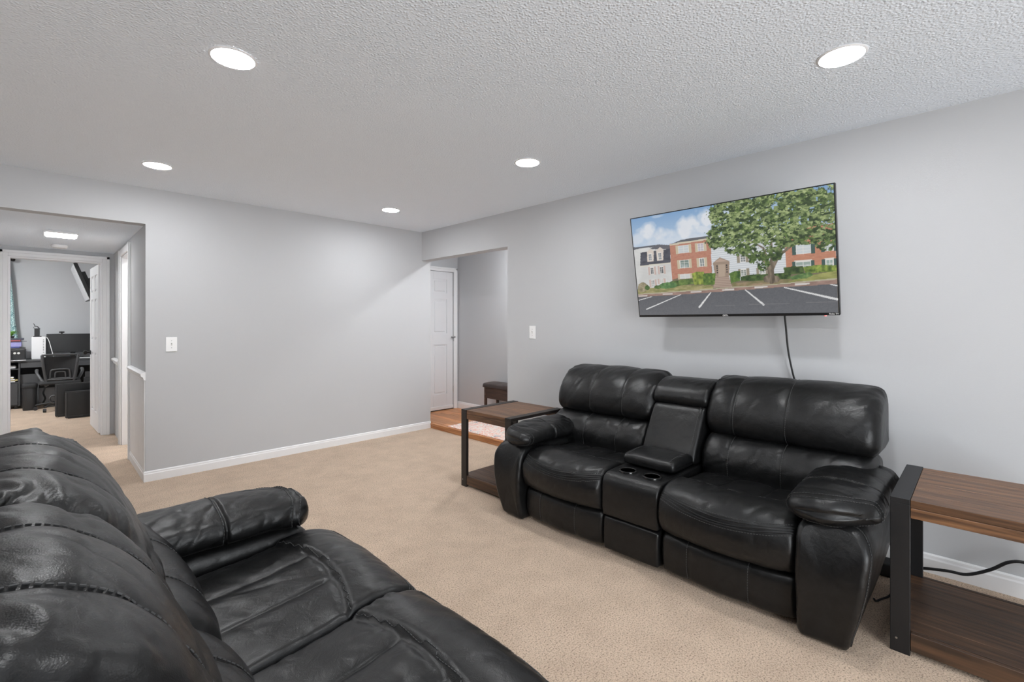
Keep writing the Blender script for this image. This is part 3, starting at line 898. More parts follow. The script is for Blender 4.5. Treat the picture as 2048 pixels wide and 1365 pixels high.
# ------------------------------------------------------------------ end tables
def end_table(label, loc, frame, W=.60):
    """local origin at the front-left floor corner; x to the viewer's right (world -Y), y to the wall"""
    t = thing('end_table', label, 'end table', loc, -math.pi / 2, 'end tables either side of the loveseat')
    D, H = .60, .62
    fw, lt = .062, .026
    for s in (0, 1):
        xa = 0 if s == 0 else W - fw; xb = xa + fw
        B().box(xa, xb, 0, lt, 0, H - .022, .0015).build('leg', frame, t)
        B().box(xa, xb, D - lt, D, 0, H - .022, .0015).build('leg', frame, t)
        B().box(xa, xb, 0, D, H - .022, H, .0015).build('top_rail', frame, t)
        for y in (-.0005,):
            o = B().lathe([(.004, 0), (.004, -.0012), (.001, -.002)], 10, axis='Y', c=(xa + .02, 0, .055)).build('screw', M['screw'], t)
    n = 6; pd = (D - .012) / n
    me = B().box(fw + .001, W - fw - .001, 0, pd - .0012, 0, .03, .0012).mesh('plank'); me.materials.append(M['tw_x'])
    for i in range(n):
        o = link('tabletop_plank', me, None, t); o.location = (0, .006 + i * pd, H - .033 + rnd.random() * .0006)
    for y in (.0045, D - .0245):
        B().box(fw + .001, W - fw - .001, y, y + .02, H - .074, H - .034, .0015).build('apron', M['tw_x'], t)
    pd = (D - 2 * lt - .004) / n
    me2 = B().box(.002, W - .002, 0, pd - .0012, 0, .025, .0012).mesh('plank'); me2.materials.append(M['tw_x_shaded'])
    for i in range(n):
        o = link('shelf_plank', me2, None, t); o.location = (0, lt + .002 + i * pd, .066 + rnd.random() * .0006)
    for y in (.0045, D - .0245):
        B().box(fw + .001, W - fw - .001, y, y + .02, .02, .0905, .0015).build('shelf_apron', M['tw_x_shaded'], t)
    return t
M['tw_x'] = wood_mat('brown_table_wood_top', srgb(68, 47, 33), srgb(128, 91, 62), 'X', 1.0, .42, cross=26)
M['tw_x_shaded'] = wood_mat('brown_table_wood_shaded', srgb(54, 39, 29), srgb(98, 70, 49), 'X', 1.0, .5, cross=26)  # same wood as the top, darkened to paint in the shade on the shelf
end_table('dark wood end table right of the loveseat, cut by the picture edge', (2.424, .262, 0), M['frame'])
end_table('dark wood end table left of the loveseat, near the foyer step', (2.405, 2.988, 0), M['frame_brown'], .57)

# ------------------------------------------------------------------ television
TW, TH = 1.241, .724
tv = thing('wall_television', 'tilted flat television on the wall showing brick apartment houses and a tree', 'television', (3.14, 1.177, 1.362))
up = Vector((-.133, 0, .711)).normalized(); rt = Vector((0, -1, 0)); bk = up.cross(rt)
tv.rotation_mode = 'QUATERNION'
tv.rotation_quaternion = Matrix((rt, bk, up)).transposed().to_quaternion()
b = B().box(-TW / 2, TW / 2, .002, .03, 0, TH, .003)
b.build('cabinet', M['tvblack'], tv)
b = B()
b.box(-TW / 2, TW / 2, -.004, .004, 0, .016, .0015).box(-TW / 2, TW / 2, -.004, .004, TH - .006, TH, .001)
b.box(-TW / 2, -TW / 2 + .006, -.004, .004, .016, TH - .006, .001).box(TW / 2 - .006, TW / 2, -.004, .004, .016, TH - .006, .001)
b.build('bezel', M['tvblack'], tv)
B().box(-.42, .42, .03, .065, .06, .42, .01, 2).build('rear_housing', M['tvblack'], tv)
mount = B().box(-.2, .2, .065, .075, .16, .56, .003)
mount.build('mount_plate', M['blackp'], tv)

def paint_screen(nu=430, nv=244):
    u, v = np.meshgrid(np.linspace(0, 1, nu), np.linspace(0.0, 1, nv))
    img = np.zeros((nv, nu, 3))
    asp = 1.72
    def put(mask, col, a=1.0):
        m = (mask * a)[..., None] if mask.dtype != bool else (mask.astype(float) * a)[..., None]
        img[:] = img * (1 - m) + np.asarray(col, float) * m
    def poly(pts):
        ins = np.zeros(u.shape, bool); n = len(pts)
        for i in range(n):
            (x0, y0), (x1, y1) = pts[i], pts[(i + 1) % n]
            if y0 == y1: continue
            c = ((y0 > v) != (y1 > v)) & (u < (x1 - x0) * (v - y0) / (y1 - y0) + x0)
            ins ^= c
        return ins
    def line(p, q, w):
        px, py = p; qx, qy = q; dx, dy = (qx - px) * asp, qy - py
        t = np.clip(((u - px) * asp * dx + (v - py) * dy) / (dx * dx + dy * dy), 0, 1)
        d = np.hypot((u - px) * asp - t * dx, v - py - t * dy)
        ww = w if np.isscalar(w) else w[0] + (w[1] - w[0]) * t
        return d < ww
    N = lambda su, sv, s, o=4: fbm(u * su * asp, v * sv, o, s)
    # sky with clouds
    k = np.clip((v - .6) / .4, 0, 1)[..., None]
    img[:] = np.array([205, 222, 240]) * (1 - k) + np.array([120, 165, 215]) * k
    cl = np.zeros_like(u)
    for cx, cy, rx, ry, a in ((.10, .83, .055, .10, 1), (.04, .78, .07, .07, .7), (.18, .80, .08, .07, .9), (.25, .79, .05, .06, .7), (.31, .83, .06, .10, 1), (.36, .85, .05, .09, 1),
                              (.41, .90, .03, .05, .6), (.45, .87, .05, .09, 1), (.42, .80, .07, .05, .8), (.2, .75, .3, .06, .6), (.17, .985, .04, .015, .4), (.05, .88, .03, .02, .4), (.6, .9, .2, .1, .6)):
        d = ((u - cx) / rx) ** 2 + ((v - cy) / ry) ** 2
        cl = np.maximum(cl, a * np.clip(1.25 - d + 1.1 * N(11, 11, 3), 0, 1))
    put(np.clip(cl, 0, 1), (236, 238, 243), .9)
    put(np.clip(cl * (N(8, 8, 8) + .1), 0, 1), (205, 214, 230), .8)
    sid = lambda f: (np.sin(v * f) * .5 + .5)[..., None]
    def tex(mask, c0, c1, t):
        t = np.clip(t, 0, 1)
        if t.ndim == 2: t = t[..., None]
        m = mask.astype(float)[..., None]
        img[:] = img * (1 - m) + (np.array(c0, float) * (1 - t) + np.array(c1, float) * t) * m
    put(v < .45, (120, 108, 84))
    # grey/white house
    tex(poly([(0, .70), (.149, .712), (.228, .682), (.222, .30), (.218, .26), (0, .26)]), (205, 205, 203), (224, 224, 222), .5 + .5 * np.sin(v * 420) * .4 + N(10, 10, 5))
    put(poly([(0, .712), (.133, .711), (.155, .712), (.12, .690), (.05, .695), (0, .685)]), (92, 95, 104))
    put(poly([(.10, .675), (.155, .712), (.228, .690), (.226, .655), (.16, .66)]), (98, 98, 106))
    tex(poly([(.042, .65), (.226, .655), (.221, .518), (.031, .513)]), (66, 68, 80), (88, 90, 102), .5 + N(20, 60, 6))
    put(poly([(.028, .517), (.224, .522), (.224, .508), (.028, .503)]), (222, 216, 200))
    for P in ([(.083, .651), (.106, .677), (.126, .652), (.12, .548), (.08, .548)], [(.141, .653), (.165, .683), (.186, .657), (.179, .549), (.14, .549)]):
        put(poly(P), (222, 208, 196))
    def window(x0, x1, y0, y1, glass=(120, 132, 140), frame=(232, 228, 222), shut=None, rows=3, cols=2, sw=.012):
        if shut:
            put(poly([(x0 - sw, y0 - .004), (x0, y0 - .004), (x0, y1 + .004), (x0 - sw, y1 + .004)]), shut)
            put(poly([(x1, y0 - .004), (x1 + sw, y0 - .004), (x1 + sw, y1 + .004), (x1, y1 + .004)]), shut)
        put(poly([(x0, y0), (x1, y0), (x1, y1), (x0, y1)]), frame)
        put(poly([(x0 + .003, y0 + .005), (x1 - .003, y0 + .005), (x1 - .003, y1 - .005), (x0 + .003, y1 - .005)]), glass)
        tex(poly([(x0 + .003, y0 + .005), (x1 - .003, y0 + .005), (x1 - .003, (y0 + y1) / 2), (x0 + .003, (y0 + y1) / 2)]), glass, (200, 205, 206), .25 + N(30, 30, 11))
        for i in range(1, cols): put(line((x0 + (x1 - x0) * i / cols, y0), (x0 + (x1 - x0) * i / cols, y1), .0022), frame)
        for i in range(1, rows): put(line((x0, y0 + (y1 - y0) * i / rows), (x1, y0 + (y1 - y0) * i / rows), .0014), frame, .8)
    window(.089, .112, .556, .63, (120, 125, 135)); window(.149, .172, .556, .63, (110, 118, 128))
    sh = (206, 178, 168)
    window(.093, .117, .418, .49, (92, 96, 100), shut=sh); window(.152, .176, .418, .49, (92, 96, 100), shut=sh)
    window(.092, .115, .29, .362, (150, 150, 150), shut=sh); window(.146, .170, .318, .364, (190, 190, 188), shut=sh)
    # left brick house
    bk_ = .45 + .5 * N(60, 140, 21, 3) + .15 * np.sin(v * 520)
    tex(poly([(.225, .70), (.453, .70), (.446, .389), (.342, .395), (.222, .349)]), (184, 114, 90), (208, 142, 116), bk_)
    put(poly([(.221, .694), (.297, .728), (.45, .731), (.47, .728), (.455, .708), (.27, .703)]), (96, 98, 104))
    put(poly([(.221, .695), (.27, .704), (.456, .710), (.456, .698), (.225, .684)]), (214, 202, 176))
    s2 = (206, 190, 158)
    window(.272, .332, .598, .672, (200, 206, 210), shut=s2, sw=.014); window(.380, .414, .598, .672, (190, 180, 190), shut=s2, sw=.014)
    window(.275, .328, .453, .534, (120, 140, 132), shut=s2, sw=.014); window(.384, .412, .453, .535, (130, 138, 136), shut=s2, sw=.014)
    window(.269, .328, .350, .397, (205, 208, 208), shut=s2, sw=.012)
    # white clapboard house
    tex(poly([(.454, .72), (.447, .37), (.56, .30), (.75, .31), (.80, .36), (.803, .70), (.70, .75)]), (196, 202, 208), (226, 230, 234), .5 + .5 * np.sin(v * 330) + .3 * N(12, 12, 4))
    s3 = (150, 138, 118)
    window(.592, .620, .462, .53, (110, 116, 120), shut=s3, sw=.014); window(.591, .620, .34, .40, (130, 138, 130), shut=s3, sw=.012); window(.677, .708, .345, .397, (140, 150, 140), shut=s3, sw=.012)
    # right brick house
    tex(poly([(.799, .70), (1, .70), (1, .36), (.798, .36)]), (190, 116, 86), (216, 146, 112), bk_)
    s4 = (62, 90, 84)
    window(.842, .903, .487, .567, (205, 214, 218), shut=s4, sw=.016); window(.958, .991, .49, .56, (200, 210, 214), shut=s4, sw=.016)
    window(.838, .901, .372, .428, (150, 170, 160), shut=s4, sw=.014); window(.958, .989, .372, .428, (150, 175, 165), shut=s4, sw=.016)
    for x0, x1 in ((.834, .906), (.954, .993)): put(poly([(x0, .43), (x1, .43), (x1, .438), (x0, .438)]), (226, 216, 206))
    # portico and steps
    put(poly([(.456, .48), (.493, .525), (.54, .482), (.533, .342), (.462, .348)]), (160, 136, 116))
    put(poly([(.462, .484), (.493, .513), (.532, .484)]), (190, 160, 140))
    put(poly([(.482, .459), (.517, .458), (.514, .348), (.478, .349)]), (184, 160, 138))
    for x in (.472, .522):
        for y in (.38, .40, .42, .44): put(poly([(x, y), (x + .006, y), (x + .006, y + .014), (x, y + .014)]), (60, 56, 54))
    tex(poly([(.462, .351), (.533, .342), (.545, .245), (.447, .248)]), (150, 124, 108), (192, 166, 148), .5 + .5 * np.sin(v * 400))
    # lawn, hedges
    tex(poly([(0, .275), (.266, .292), (.447, .27), (.447, .24), (0, .21)]), (128, 130, 70), (182, 168, 112), .5 + N(24, 50, 40))
    tex(poly([(.545, .28), (.716, .292), (.827, .292), (1, .335), (1, .25), (.545, .235)]), (120, 116, 70), (170, 140, 110), .5 + N(24, 50, 41))
    tex(poly([(.86, .30), (1, .335), (1, .27), (.80, .262)]), (132, 138, 66), (170, 170, 90), .5 + N(24, 60, 44))
    def hedge(P, c0, c1, s):
        q = [(x, y) for x, y in P]
        tex(poly(q), c0, c1, .5 + .9 * N(46, 46, s))
    def blob(cx, cy, rx, ry, c0, c1, s):
        tex((((u - cx) / rx) ** 2 + ((v - cy) / ry) ** 2 + .5 * N(30, 30, s + 3)) < 1, c0, c1, .5 + .9 * N(46, 46, s))
    blob(.035, .29, .035, .05, (120, 112, 78), (188, 172, 140), 90)
    hedge([(.161, .301), (.216, .334), (.337, .352), (.344, .295), (.266, .288), (.164, .27)], (50, 80, 36), (120, 150, 66), 51)
    blob(.19, .295, .06, .032, (58, 100, 52), (108, 156, 84), 52); blob(.065, .285, .016, .024, (52, 86, 40), (100, 130, 60), 53); blob(.13, .285, .022, .02, (60, 92, 40), (110, 140, 70), 54)
    hedge([(.337, .396), (.365, .41), (.405, .404), (.404, .285), (.346, .286)], (86, 110, 36), (172, 188, 66), 55)
    hedge([(.398, .379), (.42, .39), (.466, .384), (.456, .278), (.398, .276)], (48, 84, 34), (128, 160, 58), 56)
    hedge([(.535, .372), (.56, .388), (.588, .388), (.587, .30), (.546, .285), (.541, .274)], (44, 80, 34), (112, 146, 56), 57)
    hedge([(.588, .335), (.65, .35), (.723, .341), (.821, .346), (.81, .291), (.646, .288), (.59, .30)], (34, 56, 28), (92, 122, 54), 58)
    hedge([(.787, .388), (.83, .392), (.869, .388), (.871, .325), (.79, .327)], (36, 58, 30), (90, 116, 52), 59)
    hedge([(.868, .381), (.93, .39), (1, .375), (1, .33), (.879, .324)], (62, 92, 30), (160, 182, 66), 60)
    hedge([(.808, .303), (.845, .322), (.896, .338), (.908, .308), (.878, .285), (.819, .283)], (62, 100, 50), (124, 160, 82), 61)
    # kerb and asphalt
    put(poly([(0, .225), (.41, .240), (.56, .248), (.73, .252), (1, .275), (1, .262), (.73, .243), (.54, .238), (.41, .228), (0, .215)]), (186, 180, 150))
    tex(poly([(0, .217), (.41, .230), (.54, .240), (.73, .245), (1, .264), (1, .225), (.73, .22), (.54, .212), (.26, .195), (0, .19)]), (140, 108, 96), (176, 140, 126), .5 + N(20, 60, 70))
    for x, y in ((.03, .203), (.187, .211), (.354, .219), (.523, .225), (.681, .234), (.862, .242)): put(poly([(x - .03, y - .009), (x + .03, y - .007), (x + .03, y + .007), (x - .03, y + .005)]), (214, 206, 200))
    tex(poly([(0, .192), (.26, .197), (.54, .212), (.73, .222), (1, .228), (1, 0), (0, 0)]), (84, 86, 92), (102, 104, 110), .5 + .5 * N(120, 120, 72) + (.2 - v) * 2)
    for p, q, w in (((.0, .157), (.087, .19), (.004, .003)), ((.046, .06), (.265, .198), (.006, .003)), ((.365, .069), (.432, .204), (.009, .005)), ((.689, .077), (.608, .214), (.009, .005)), ((.997, .105), (.786, .22), (.009, .004)), ((1, .214), (.972, .227), (.005, .003))):
        put(line(p, q, w), (226, 226, 226))
    put(line((.45, .078), (1, .087), .0015), (128, 128, 130), .8)
    # the tree: trunk, limbs, layered foliage
    bark0, bark1 = (86, 74, 60), (152, 134, 112)
    bt_ = .5 + N(90, 20, 80)
    for p, q, w in (((.731, .285), (.731, .40), (.028, .022)), ((.731, .285), (.712, .30), (.02, .03)), ((.731, .285), (.75, .295), (.02, .03)), ((.726, .39), (.704, .566), (.018, .008)), ((.718, .43), (.64, .56), (.012, .004)),
                    ((.734, .39), (.743, .66), (.014, .006)), ((.738, .39), (.765, .485), (.016, .013)), ((.765, .485), (.83, .57), (.013, .009)), ((.83, .57), (.93, .65), (.009, .004)), ((.765, .485), (.80, .68), (.010, .004)), ((.704, .566), (.62, .68), (.008, .003))):
        tex(line(p, q, w), bark0, bark1, bt_)
    can = np.full_like(u, -9.0)
    for cx, cy, rx, ry in ((.62, .90, .16, .16), (.75, .88, .2, .2), (.90, .86, .16, .2), (.56, .76, .12, .11), (.70, .70, .17, .13), (.86, .70, .16, .10), (.52, .67, .10, .07), (.62, .59, .09, .07), (.68, .50, .06, .07),
                           (.70, .43, .03, .06), (.97, .62, .07, .09), (.745, .52, .06, .07), (.80, .60, .07, .05), (.56, .60, .05, .05), (.49, .90, .04, .07), (.905, .60, .07, .05), (.965, .54, .05, .05), (.46, .64, .035, .03)):
        d = ((u - cx) / rx) ** 2 + ((v - cy) / ry) ** 2
        can = np.maximum(can, 1.15 - d)
    edge = can + .75 * N(16, 20, 81) + .6 * N(70, 80, 82, 3)
    holes = (fbm(u * 60, v * 42, 4, 83) + .22 * np.clip(.8 - can, 0, 1)) < .26
    cm = (edge > .28) & holes
    lf = .5 + 1.0 * fbm(u * 110 + v * 30, v * 80, 4, 84)
    tex(cm, (44, 66, 32), (112, 142, 62), lf)
    tex((edge > .32) & (fbm(u * 52 + 5, v * 50, 4, 85) > -.02) & (v > .52), (84, 108, 58), (148, 168, 98), lf + .3 * (v - .7))
    tex((edge > .35) & (fbm(u * 70 + 9, v * 60, 4, 86) > .17) & (v > .62), (136, 158, 88), (182, 198, 132), lf)
    tex((edge > .3) & (fbm(u * 64 + 2, v * 60, 4, 87) > .15), (34, 52, 28), (66, 90, 44), lf)
    gr = img.mean(-1, keepdims=True)
    img[:] = np.clip((gr + (img - gr) * .84) * .90 + 14, 0, 255)  # haze over the screen mixed into the picture colours
    return img / 255.0

img = paint_screen()
nv, nu, _ = img.shape
lin = np.where(img <= .04045, img / 12.92, ((img + .055) / 1.055) ** 2.4)
sx = np.linspace(-TW / 2 + .006, TW / 2 - .006, nu); sz = np.linspace(.016, TH - .006, nv)
gx, gz = np.meshgrid(sx, sz)
vs = np.stack([gx, np.full_like(gx, -.001), gz], -1).reshape(-1, 3)
ii = np.arange(nv - 1)[:, None]; kk = np.arange(nu - 1)[None]
fs = np.stack([ii * nu + kk, ii * nu + kk + 1, (ii + 1) * nu + kk + 1, (ii + 1) * nu + kk], -1).reshape(-1, 4)
me = bpy.data.meshes.new('screen'); me.from_pydata(vs.tolist(), [], fs.tolist())
ca = me.color_attributes.new('picture', 'FLOAT_COLOR', 'POINT')
ca.data.foreach_set('color', np.concatenate([lin.reshape(-1, 3), np.ones((nu * nv, 1))], 1).astype(np.float32).ravel())
m, nt, p = new_mat('lit_screen')
at = nt.nodes.new('ShaderNodeAttribute'); at.attribute_name = 'picture'
p.inputs['Base Color'].default_value = (.01, .01, .01, 1); p.inputs['Roughness'].default_value = .3
p.inputs['Specular IOR Level'].default_value = 0.35
nt.links.new(at.outputs['Color'], p.inputs['Emission Color']); p.inputs['Emission Strength'].default_value = .92
scr = link('screen', me, m, tv); scr['label'] = 'lit screen picture of apartment houses, tree and parking lot'

def text_mesh(name, body, size, material, parent, loc, ext=.0004, bold=0.0):
    cu = bpy.data.curves.new(name, 'FONT'); cu.body = body; cu.size = size; cu.extrude = ext; cu.align_x = 'CENTER'; cu.align_y = 'CENTER'; cu.offset = bold
    tmp = bpy.data.objects.new(name, cu); C.objects.link(tmp)
    bpy.context.view_layer.update()
    me = bpy.data.meshes.new_from_object(tmp.evaluated_get(bpy.context.evaluated_depsgraph_get()))
    bpy.data.objects.remove(tmp); 
    for v_ in me.vertices: v_.co = (v_.co.x, -v_.co.z, v_.co.y)
    me.materials.clear()
    o = link(name, me, material, parent); o.location = loc
    return o
text_mesh('maker_lettering', 'onn.', .020, M['glow_white'], tv, (.002, -.0046, .009), bold=.0003)
text_mesh('platform_lettering', 'Roku TV', .0125, M['glow_white'], tv, (.593, -.0046, .0085), bold=.0002)
B().lathe([(.006, .0), (.006, -.004), (.004, -.006), (.0005, -.0065)], 12, c=(.551, .006, 0)).build('status_light', M['led_red'], tv)
# wall bracket that carries it
wb = thing('wall_bracket', 'black wall bracket holding the tilted television', 'bracket', (WX, 1.18, 1.72))
B().box(-.012, 0, -.2, .2, -.16, .16, .003).build('wall_plate', M['blackp'], wb)
for y in (-.12, .12): B().box(-.142, -.01, y - .012, y + .012, -.05, .05, .003).build('bracket_arm', M['blackp'], wb)
cb = B().tube([(3.20, .855, 1.44), (3.235, .852, 1.30), (3.262, .846, 1.15), (3.285, .825, 1.0), (3.30, .80, .88), (3.302, .795, .6), (3.30, .79, .3), (3.285, .78, .06)], .0055, 8, 6)
tag(cb.build('television_cord', M['cable']), 'black power cord hanging from the television down behind the loveseat', 'cord')

# ------------------------------------------------------------------ cables by the right end table
ps = thing('power_strip', 'black power strip on the baseboard between loveseat and right end table', 'power strip', (3.29, .37, .105))
B().box(-.02, .014, -.10, .14, 0, .05, .006, 2).build('body', M['blackp'], ps)
for y in (-.06, -.01, .04, .09): B().box(-.023, -.018, y - .014, y + .014, .010, .038, .002).build('socket', M['deskin'], ps)
ad = thing('power_adapter', 'black power adapter on the carpet behind the loveseat', 'adapter', (3.14, .39, 0))
B().box(-.05, .05, -.07, .0, 0, .07, .008, 2).build('case', M['blackp'], ad)
B().tube([(0, -.07, .02), (.03, -.10, .012), (.06, -.11, .008), (.10, -.12, .008)], .005, 6, 5).build('lead', M['cable'], ad)
tag(B().tube([(2.745, .355, .03), (2.77, .35, .012), (2.82, .336, .006), (2.87, .315, .007), (2.93, .30, .02)], .0045, 6, 6).build('recliner_cord', M['cable']), 'thin black cord curling on the carpet beside the loveseat', 'cord')
tag(B().tube([(3.262, .42, .27), (3.266, .37, .22), (3.27, .30, .16)], .0045, 6, 5).build('strip_cord', M['cable']), 'short black cord running down to the power strip', 'cord')
tag(B().tube([(3.20, .30, .02), (3.20, .22, .055), (3.20, .12, .078), (3.2, .05, .087), (3.2, -.03, .14), (3.2, -.094, .20), (3.2, -.16, .215), (3.2, -.3, .20), (3.2, -.45, .10), (3.2, -.55, .01)], .0075, 8, 6).build('extension_cord', M['cable']), 'thick black cable arching along the wall behind the right end table', 'cord')

# ------------------------------------------------------------------ foyer furniture
t = thing('shoe_bench', 'dark brown bench with tufted pad against the foyer wall', 'bench', (4.07, 4.6, FZ))
BL, BD, BH = .95, .25, .48
B().box(.01, BD - .01, -BL + .01, -.01, BH - .20, BH - .065, .003).build('apron', M['bench_wood'], t)
for x in (.005, BD - .035):
    for y in (-.04, -BL + .01): B().box(x, x + .03, y, y + .03, 0, BH - .06, .002).build('leg', M['bench_wood'], t)
pad = Sweep([(-.005, BH - .062), (-.012, BH - .04), (-.005, BH - .012), (.03, BH - .002), (BD / 2, BH + .004), (BD - .03, BH - .002), (BD, BH - .02), (BD, BH - .055), (BD / 2, BH - .066)], -BL - .01, .01, .012, YM, n=48, nt=60, seams=[-.75, -.5, -.25], puff=.006, power=.4)
pad.build('seat_pad', t, M['bench_pad'])
tag(B().box(3.475, 4.02, 3.15, 4.58, FZ, FZ + .009, .003).build('foyer_rug', M['rug']), 'faded cream and coral patterned rug on the foyer floor', 'rug')

# ------------------------------------------------------------------ office furniture
dk = thing('office_desk', 'charcoal desk with open cubbies against the office back wall', 'desk', (0, 10.4, 0))
def dbox(n, m, *a, bev=.002, par=None): return B().box(*a, bev).build(n, M[m], par or dk)
dbox('worktop', 'desk', -.98, .72, 0, .58, .715, .742)
for x0, x1 in ((-.96, -.94), (-.262, -.242)): dbox('side_panel', 'desk', x0, x1, .012, .57, .045, .715)
dbox('cabinet_back', 'deskin', -.94, -.262, .55, .565, .06, .715)
for z in (.045, .398, .60): dbox('cubby_shelf', 'desk', -.94, -.262, .015, .55, z, z + .016)
o = dbox('cabinet_door', 'desk', -.935, -.267, .004, .018, .065, .395)
o = dbox('drawer', 'desk', -.238, .10, .006, .5, .625, .71)
o = dbox('drawer', 'desk', .11, .70, .006, .5, .625, .71)
dbox('modesty_panel', 'desk', -.242, -.04, .06, .08, .03, .52)
dbox('back_panel', 'deskin', -.242, .70, .5, .52, .25, .62)
dbox('side_panel', 'desk', .70, .72, .012, .57, 0, .715)
for x in (-.93, -.285): B().lathe([(.02, 0), (.024, .02), (.02, .045)], 12, c=(x, .05, 0)).build('caster', M['blackp'], dk)
Dz = .742
pr = thing('printer', 'black office printer on the left end of the desk', 'printer', (-.42, 10.47, Dz))
B().box(-.22, .235, 0, .34, 0, .17, .012, 2).build('body', M['blackp'], pr)
B().box(-.22, .23, .0, .33, .172, .188, .006, 2).build('lid', M['darkp'], pr)
B().box(-.17, .10, -.006, .01, .03, .10, .003).build('paper_slot', M['deskin'], pr)
for x in (.12, .16): B().lathe([(.016, 0), (.016, -.005), (.012, -.006)], 14, axis='Y', c=(x, 0, .11)).build('button', M['toggle'], pr)
B().box(-.16, .1, -.09, 0, .018, .024, .002).build('output_tray', M['darkp'], pr)
tag(B().box(-.62, -.18, 10.37, 10.46, Dz, Dz + .004).build('paper_sheets', M['paper']), 'white paper sheets on the desk in front of the printer', 'paper')
z = Dz + .19
for n, m_, w, h, l in (('blue_box', 'blue', .17, .018, 'thin blue box lying on the printer lid'), ('storage_box', 'purple', .19, .075, 'lilac box in the stack on the printer'), ('board_game_box', 'red', .18, .026, 'red flat box in the stack on the printer'), ('document_tray', 'slate', .215, .026, 'slate folder on top of the stack on the printer')):
    tag(B().box(-.60, -.42 + w, 10.50, 10.74, z, z + h, .003).build(n, M[m_]), l, 'box'); z += h + .0005
tag(B().box(-.35, -.175, 10.49, 10.495, z - .05, z - .044).tube([(-.25, 10.4925, z - .047), (-.172, 10.4925, z - .046)], .004, 6).build('pen', M['blackp']), 'dark pen poking out of the stack on the printer', 'pen')
pt = thing('desk_plant', 'small green plant on the stack above the printer', 'plant', (-.345, 10.62, z))
B().lathe([(.03, 0), (.04, .03), (.042, .035), (.034, .035), (.028, .02), (.001, .018)], 16).build('pot', M['darkp'], pt)
for k in range(26):
    a = rnd.random() * 6.28; l = .05 + rnd.random() * .045; h = .04 + rnd.random() * .05
    c, s_ = math.cos(a), math.sin(a); wv = .009
    p0 = Vector((0, 0, .028)); p1 = Vector((c * l * .55, s_ * l * .55, .028 + h)); p2 = Vector((c * l, s_ * l, .03 + h * .75)); sd = Vector((-s_, c, 0)) * wv
    th = Vector((0, 0, .0015))
    vv = [p0, p1 - sd, p2, p1 + sd]; vv = vv + [q + th for q in vv]
    B().add([q[:] for q in vv], [(0, 1, 2, 3), (7, 6, 5, 4), (0, 4, 5, 1), (1, 5, 6, 2), (2, 6, 7, 3), (3, 7, 4, 0)]).build('leaf', M['green'], pt)
pc = thing('computer_tower', 'white computer tower standing on the desk', 'computer', (-.04, 10.6, Dz))
B().box(-.085, .078, 0, .38, 0, .352, .006, 2).build('case', M['paper'], pc)
for k in range(9): B().box(.045, .058, -.0015, .01, .10 + k * .025, .108 + k * .025).build('vent_slot', M['deskin'], pc)
dv = thing('desk_gadget', 'black gadget with antenna on top of the white computer', 'router', (-.06, 10.7, Dz + .352))
B().box(-.032, .03, 0, .05, .012, .135, .006, 2).build('body', M['blackp'], dv)
B().box(-.045, .05, -.01, .06, 0, .012, .003).build('stand', M['darkp'], dv)
B().tube([(.02, .02, .13), (0, .02, .165), (-.02, .02, .17), (-.035, .02, .20), (-.04, .02, .215)], .005, 6, 4).tube([(-.02, .02, .17), (-.042, .02, .15), (-.03, .02, .13)], .003, 6, 4).tube([(-.015, .02, .175), (.012, .02, .16), (.034, .02, .125)], .003, 6, 4).build('antenna', M['blackp'], dv)
mo = thing('wide_monitor', 'wide black computer monitor seen beside the white tower', 'monitor', (.36, 10.72, Dz))
B().box(-.315, .315, 0, .03, .09, .395, .004).build('display', M['blackp'], mo)
B().box(-.30, .30, -.003, .001, .105, .385, .001).build('screen', M['tvblack'], mo)
B().box(-.03, .03, .03, .05, 0, .2, .003).build('stand_neck', M['blackp'], mo)
B().box(-.13, .13, -.06, .12, 0, .012, .004).build('stand_foot', M['blackp'], mo)
wc = thing('webcam', 'small black webcam on top of the wide monitor', 'webcam', (.225, 10.72, Dz + .396))
B().box(-.012, .012, -.004, .03, 0, .018, .002).build('clip', M['blackp'], wc)
B().box(-.034, .034, -.012, .014, .016, .04, .01, 3).build('body', M['blackp'], wc)
B().lathe([(.009, 0), (.009, -.003), (.004, -.004)], 14, axis='Y', c=(0, -.012, .028)).build('camera_eye', M['cupring'], wc)
tag(B().tube([(.040, 10.60, 1.085), (.055, 10.597, 1.075), (.075, 10.59, 1.02), (.10, 10.58, .9), (.13, 10.57, Dz + .006)], .005, 6, 6).build('white_cable', M['paper']), 'white cable running from the white computer down to the desk', 'cable')
tag(B().box(.13, .62, 10.42, 10.58, Dz, Dz + .003).build('desk_pad', M['paper']), 'white desk mat in front of the wide monitor', 'desk mat')
# things in the cubbies
tag(B().box(-.42, -.285, 10.44, 10.60, .617, .66, .015, 2).build('white_case', M['plate']), 'white rounded case in the top desk cubby', 'case')
for k in range(5):
    tag(B().box(-.60, -.268 - rnd.random() * .05, 10.425 + rnd.random() * .02, 10.70, .415 + k * .016, .415 + k * .016 + .012).build('paper_folder', M['yellow' if k % 2 else 'paper']),
        ('lowest white bundle', 'lower manila folder', 'middle white bundle', 'upper manila folder', 'topmost white bundle')[k] + ' of the paper pile in the desk cubby', 'folder', 'paper pile in the desk cubby')
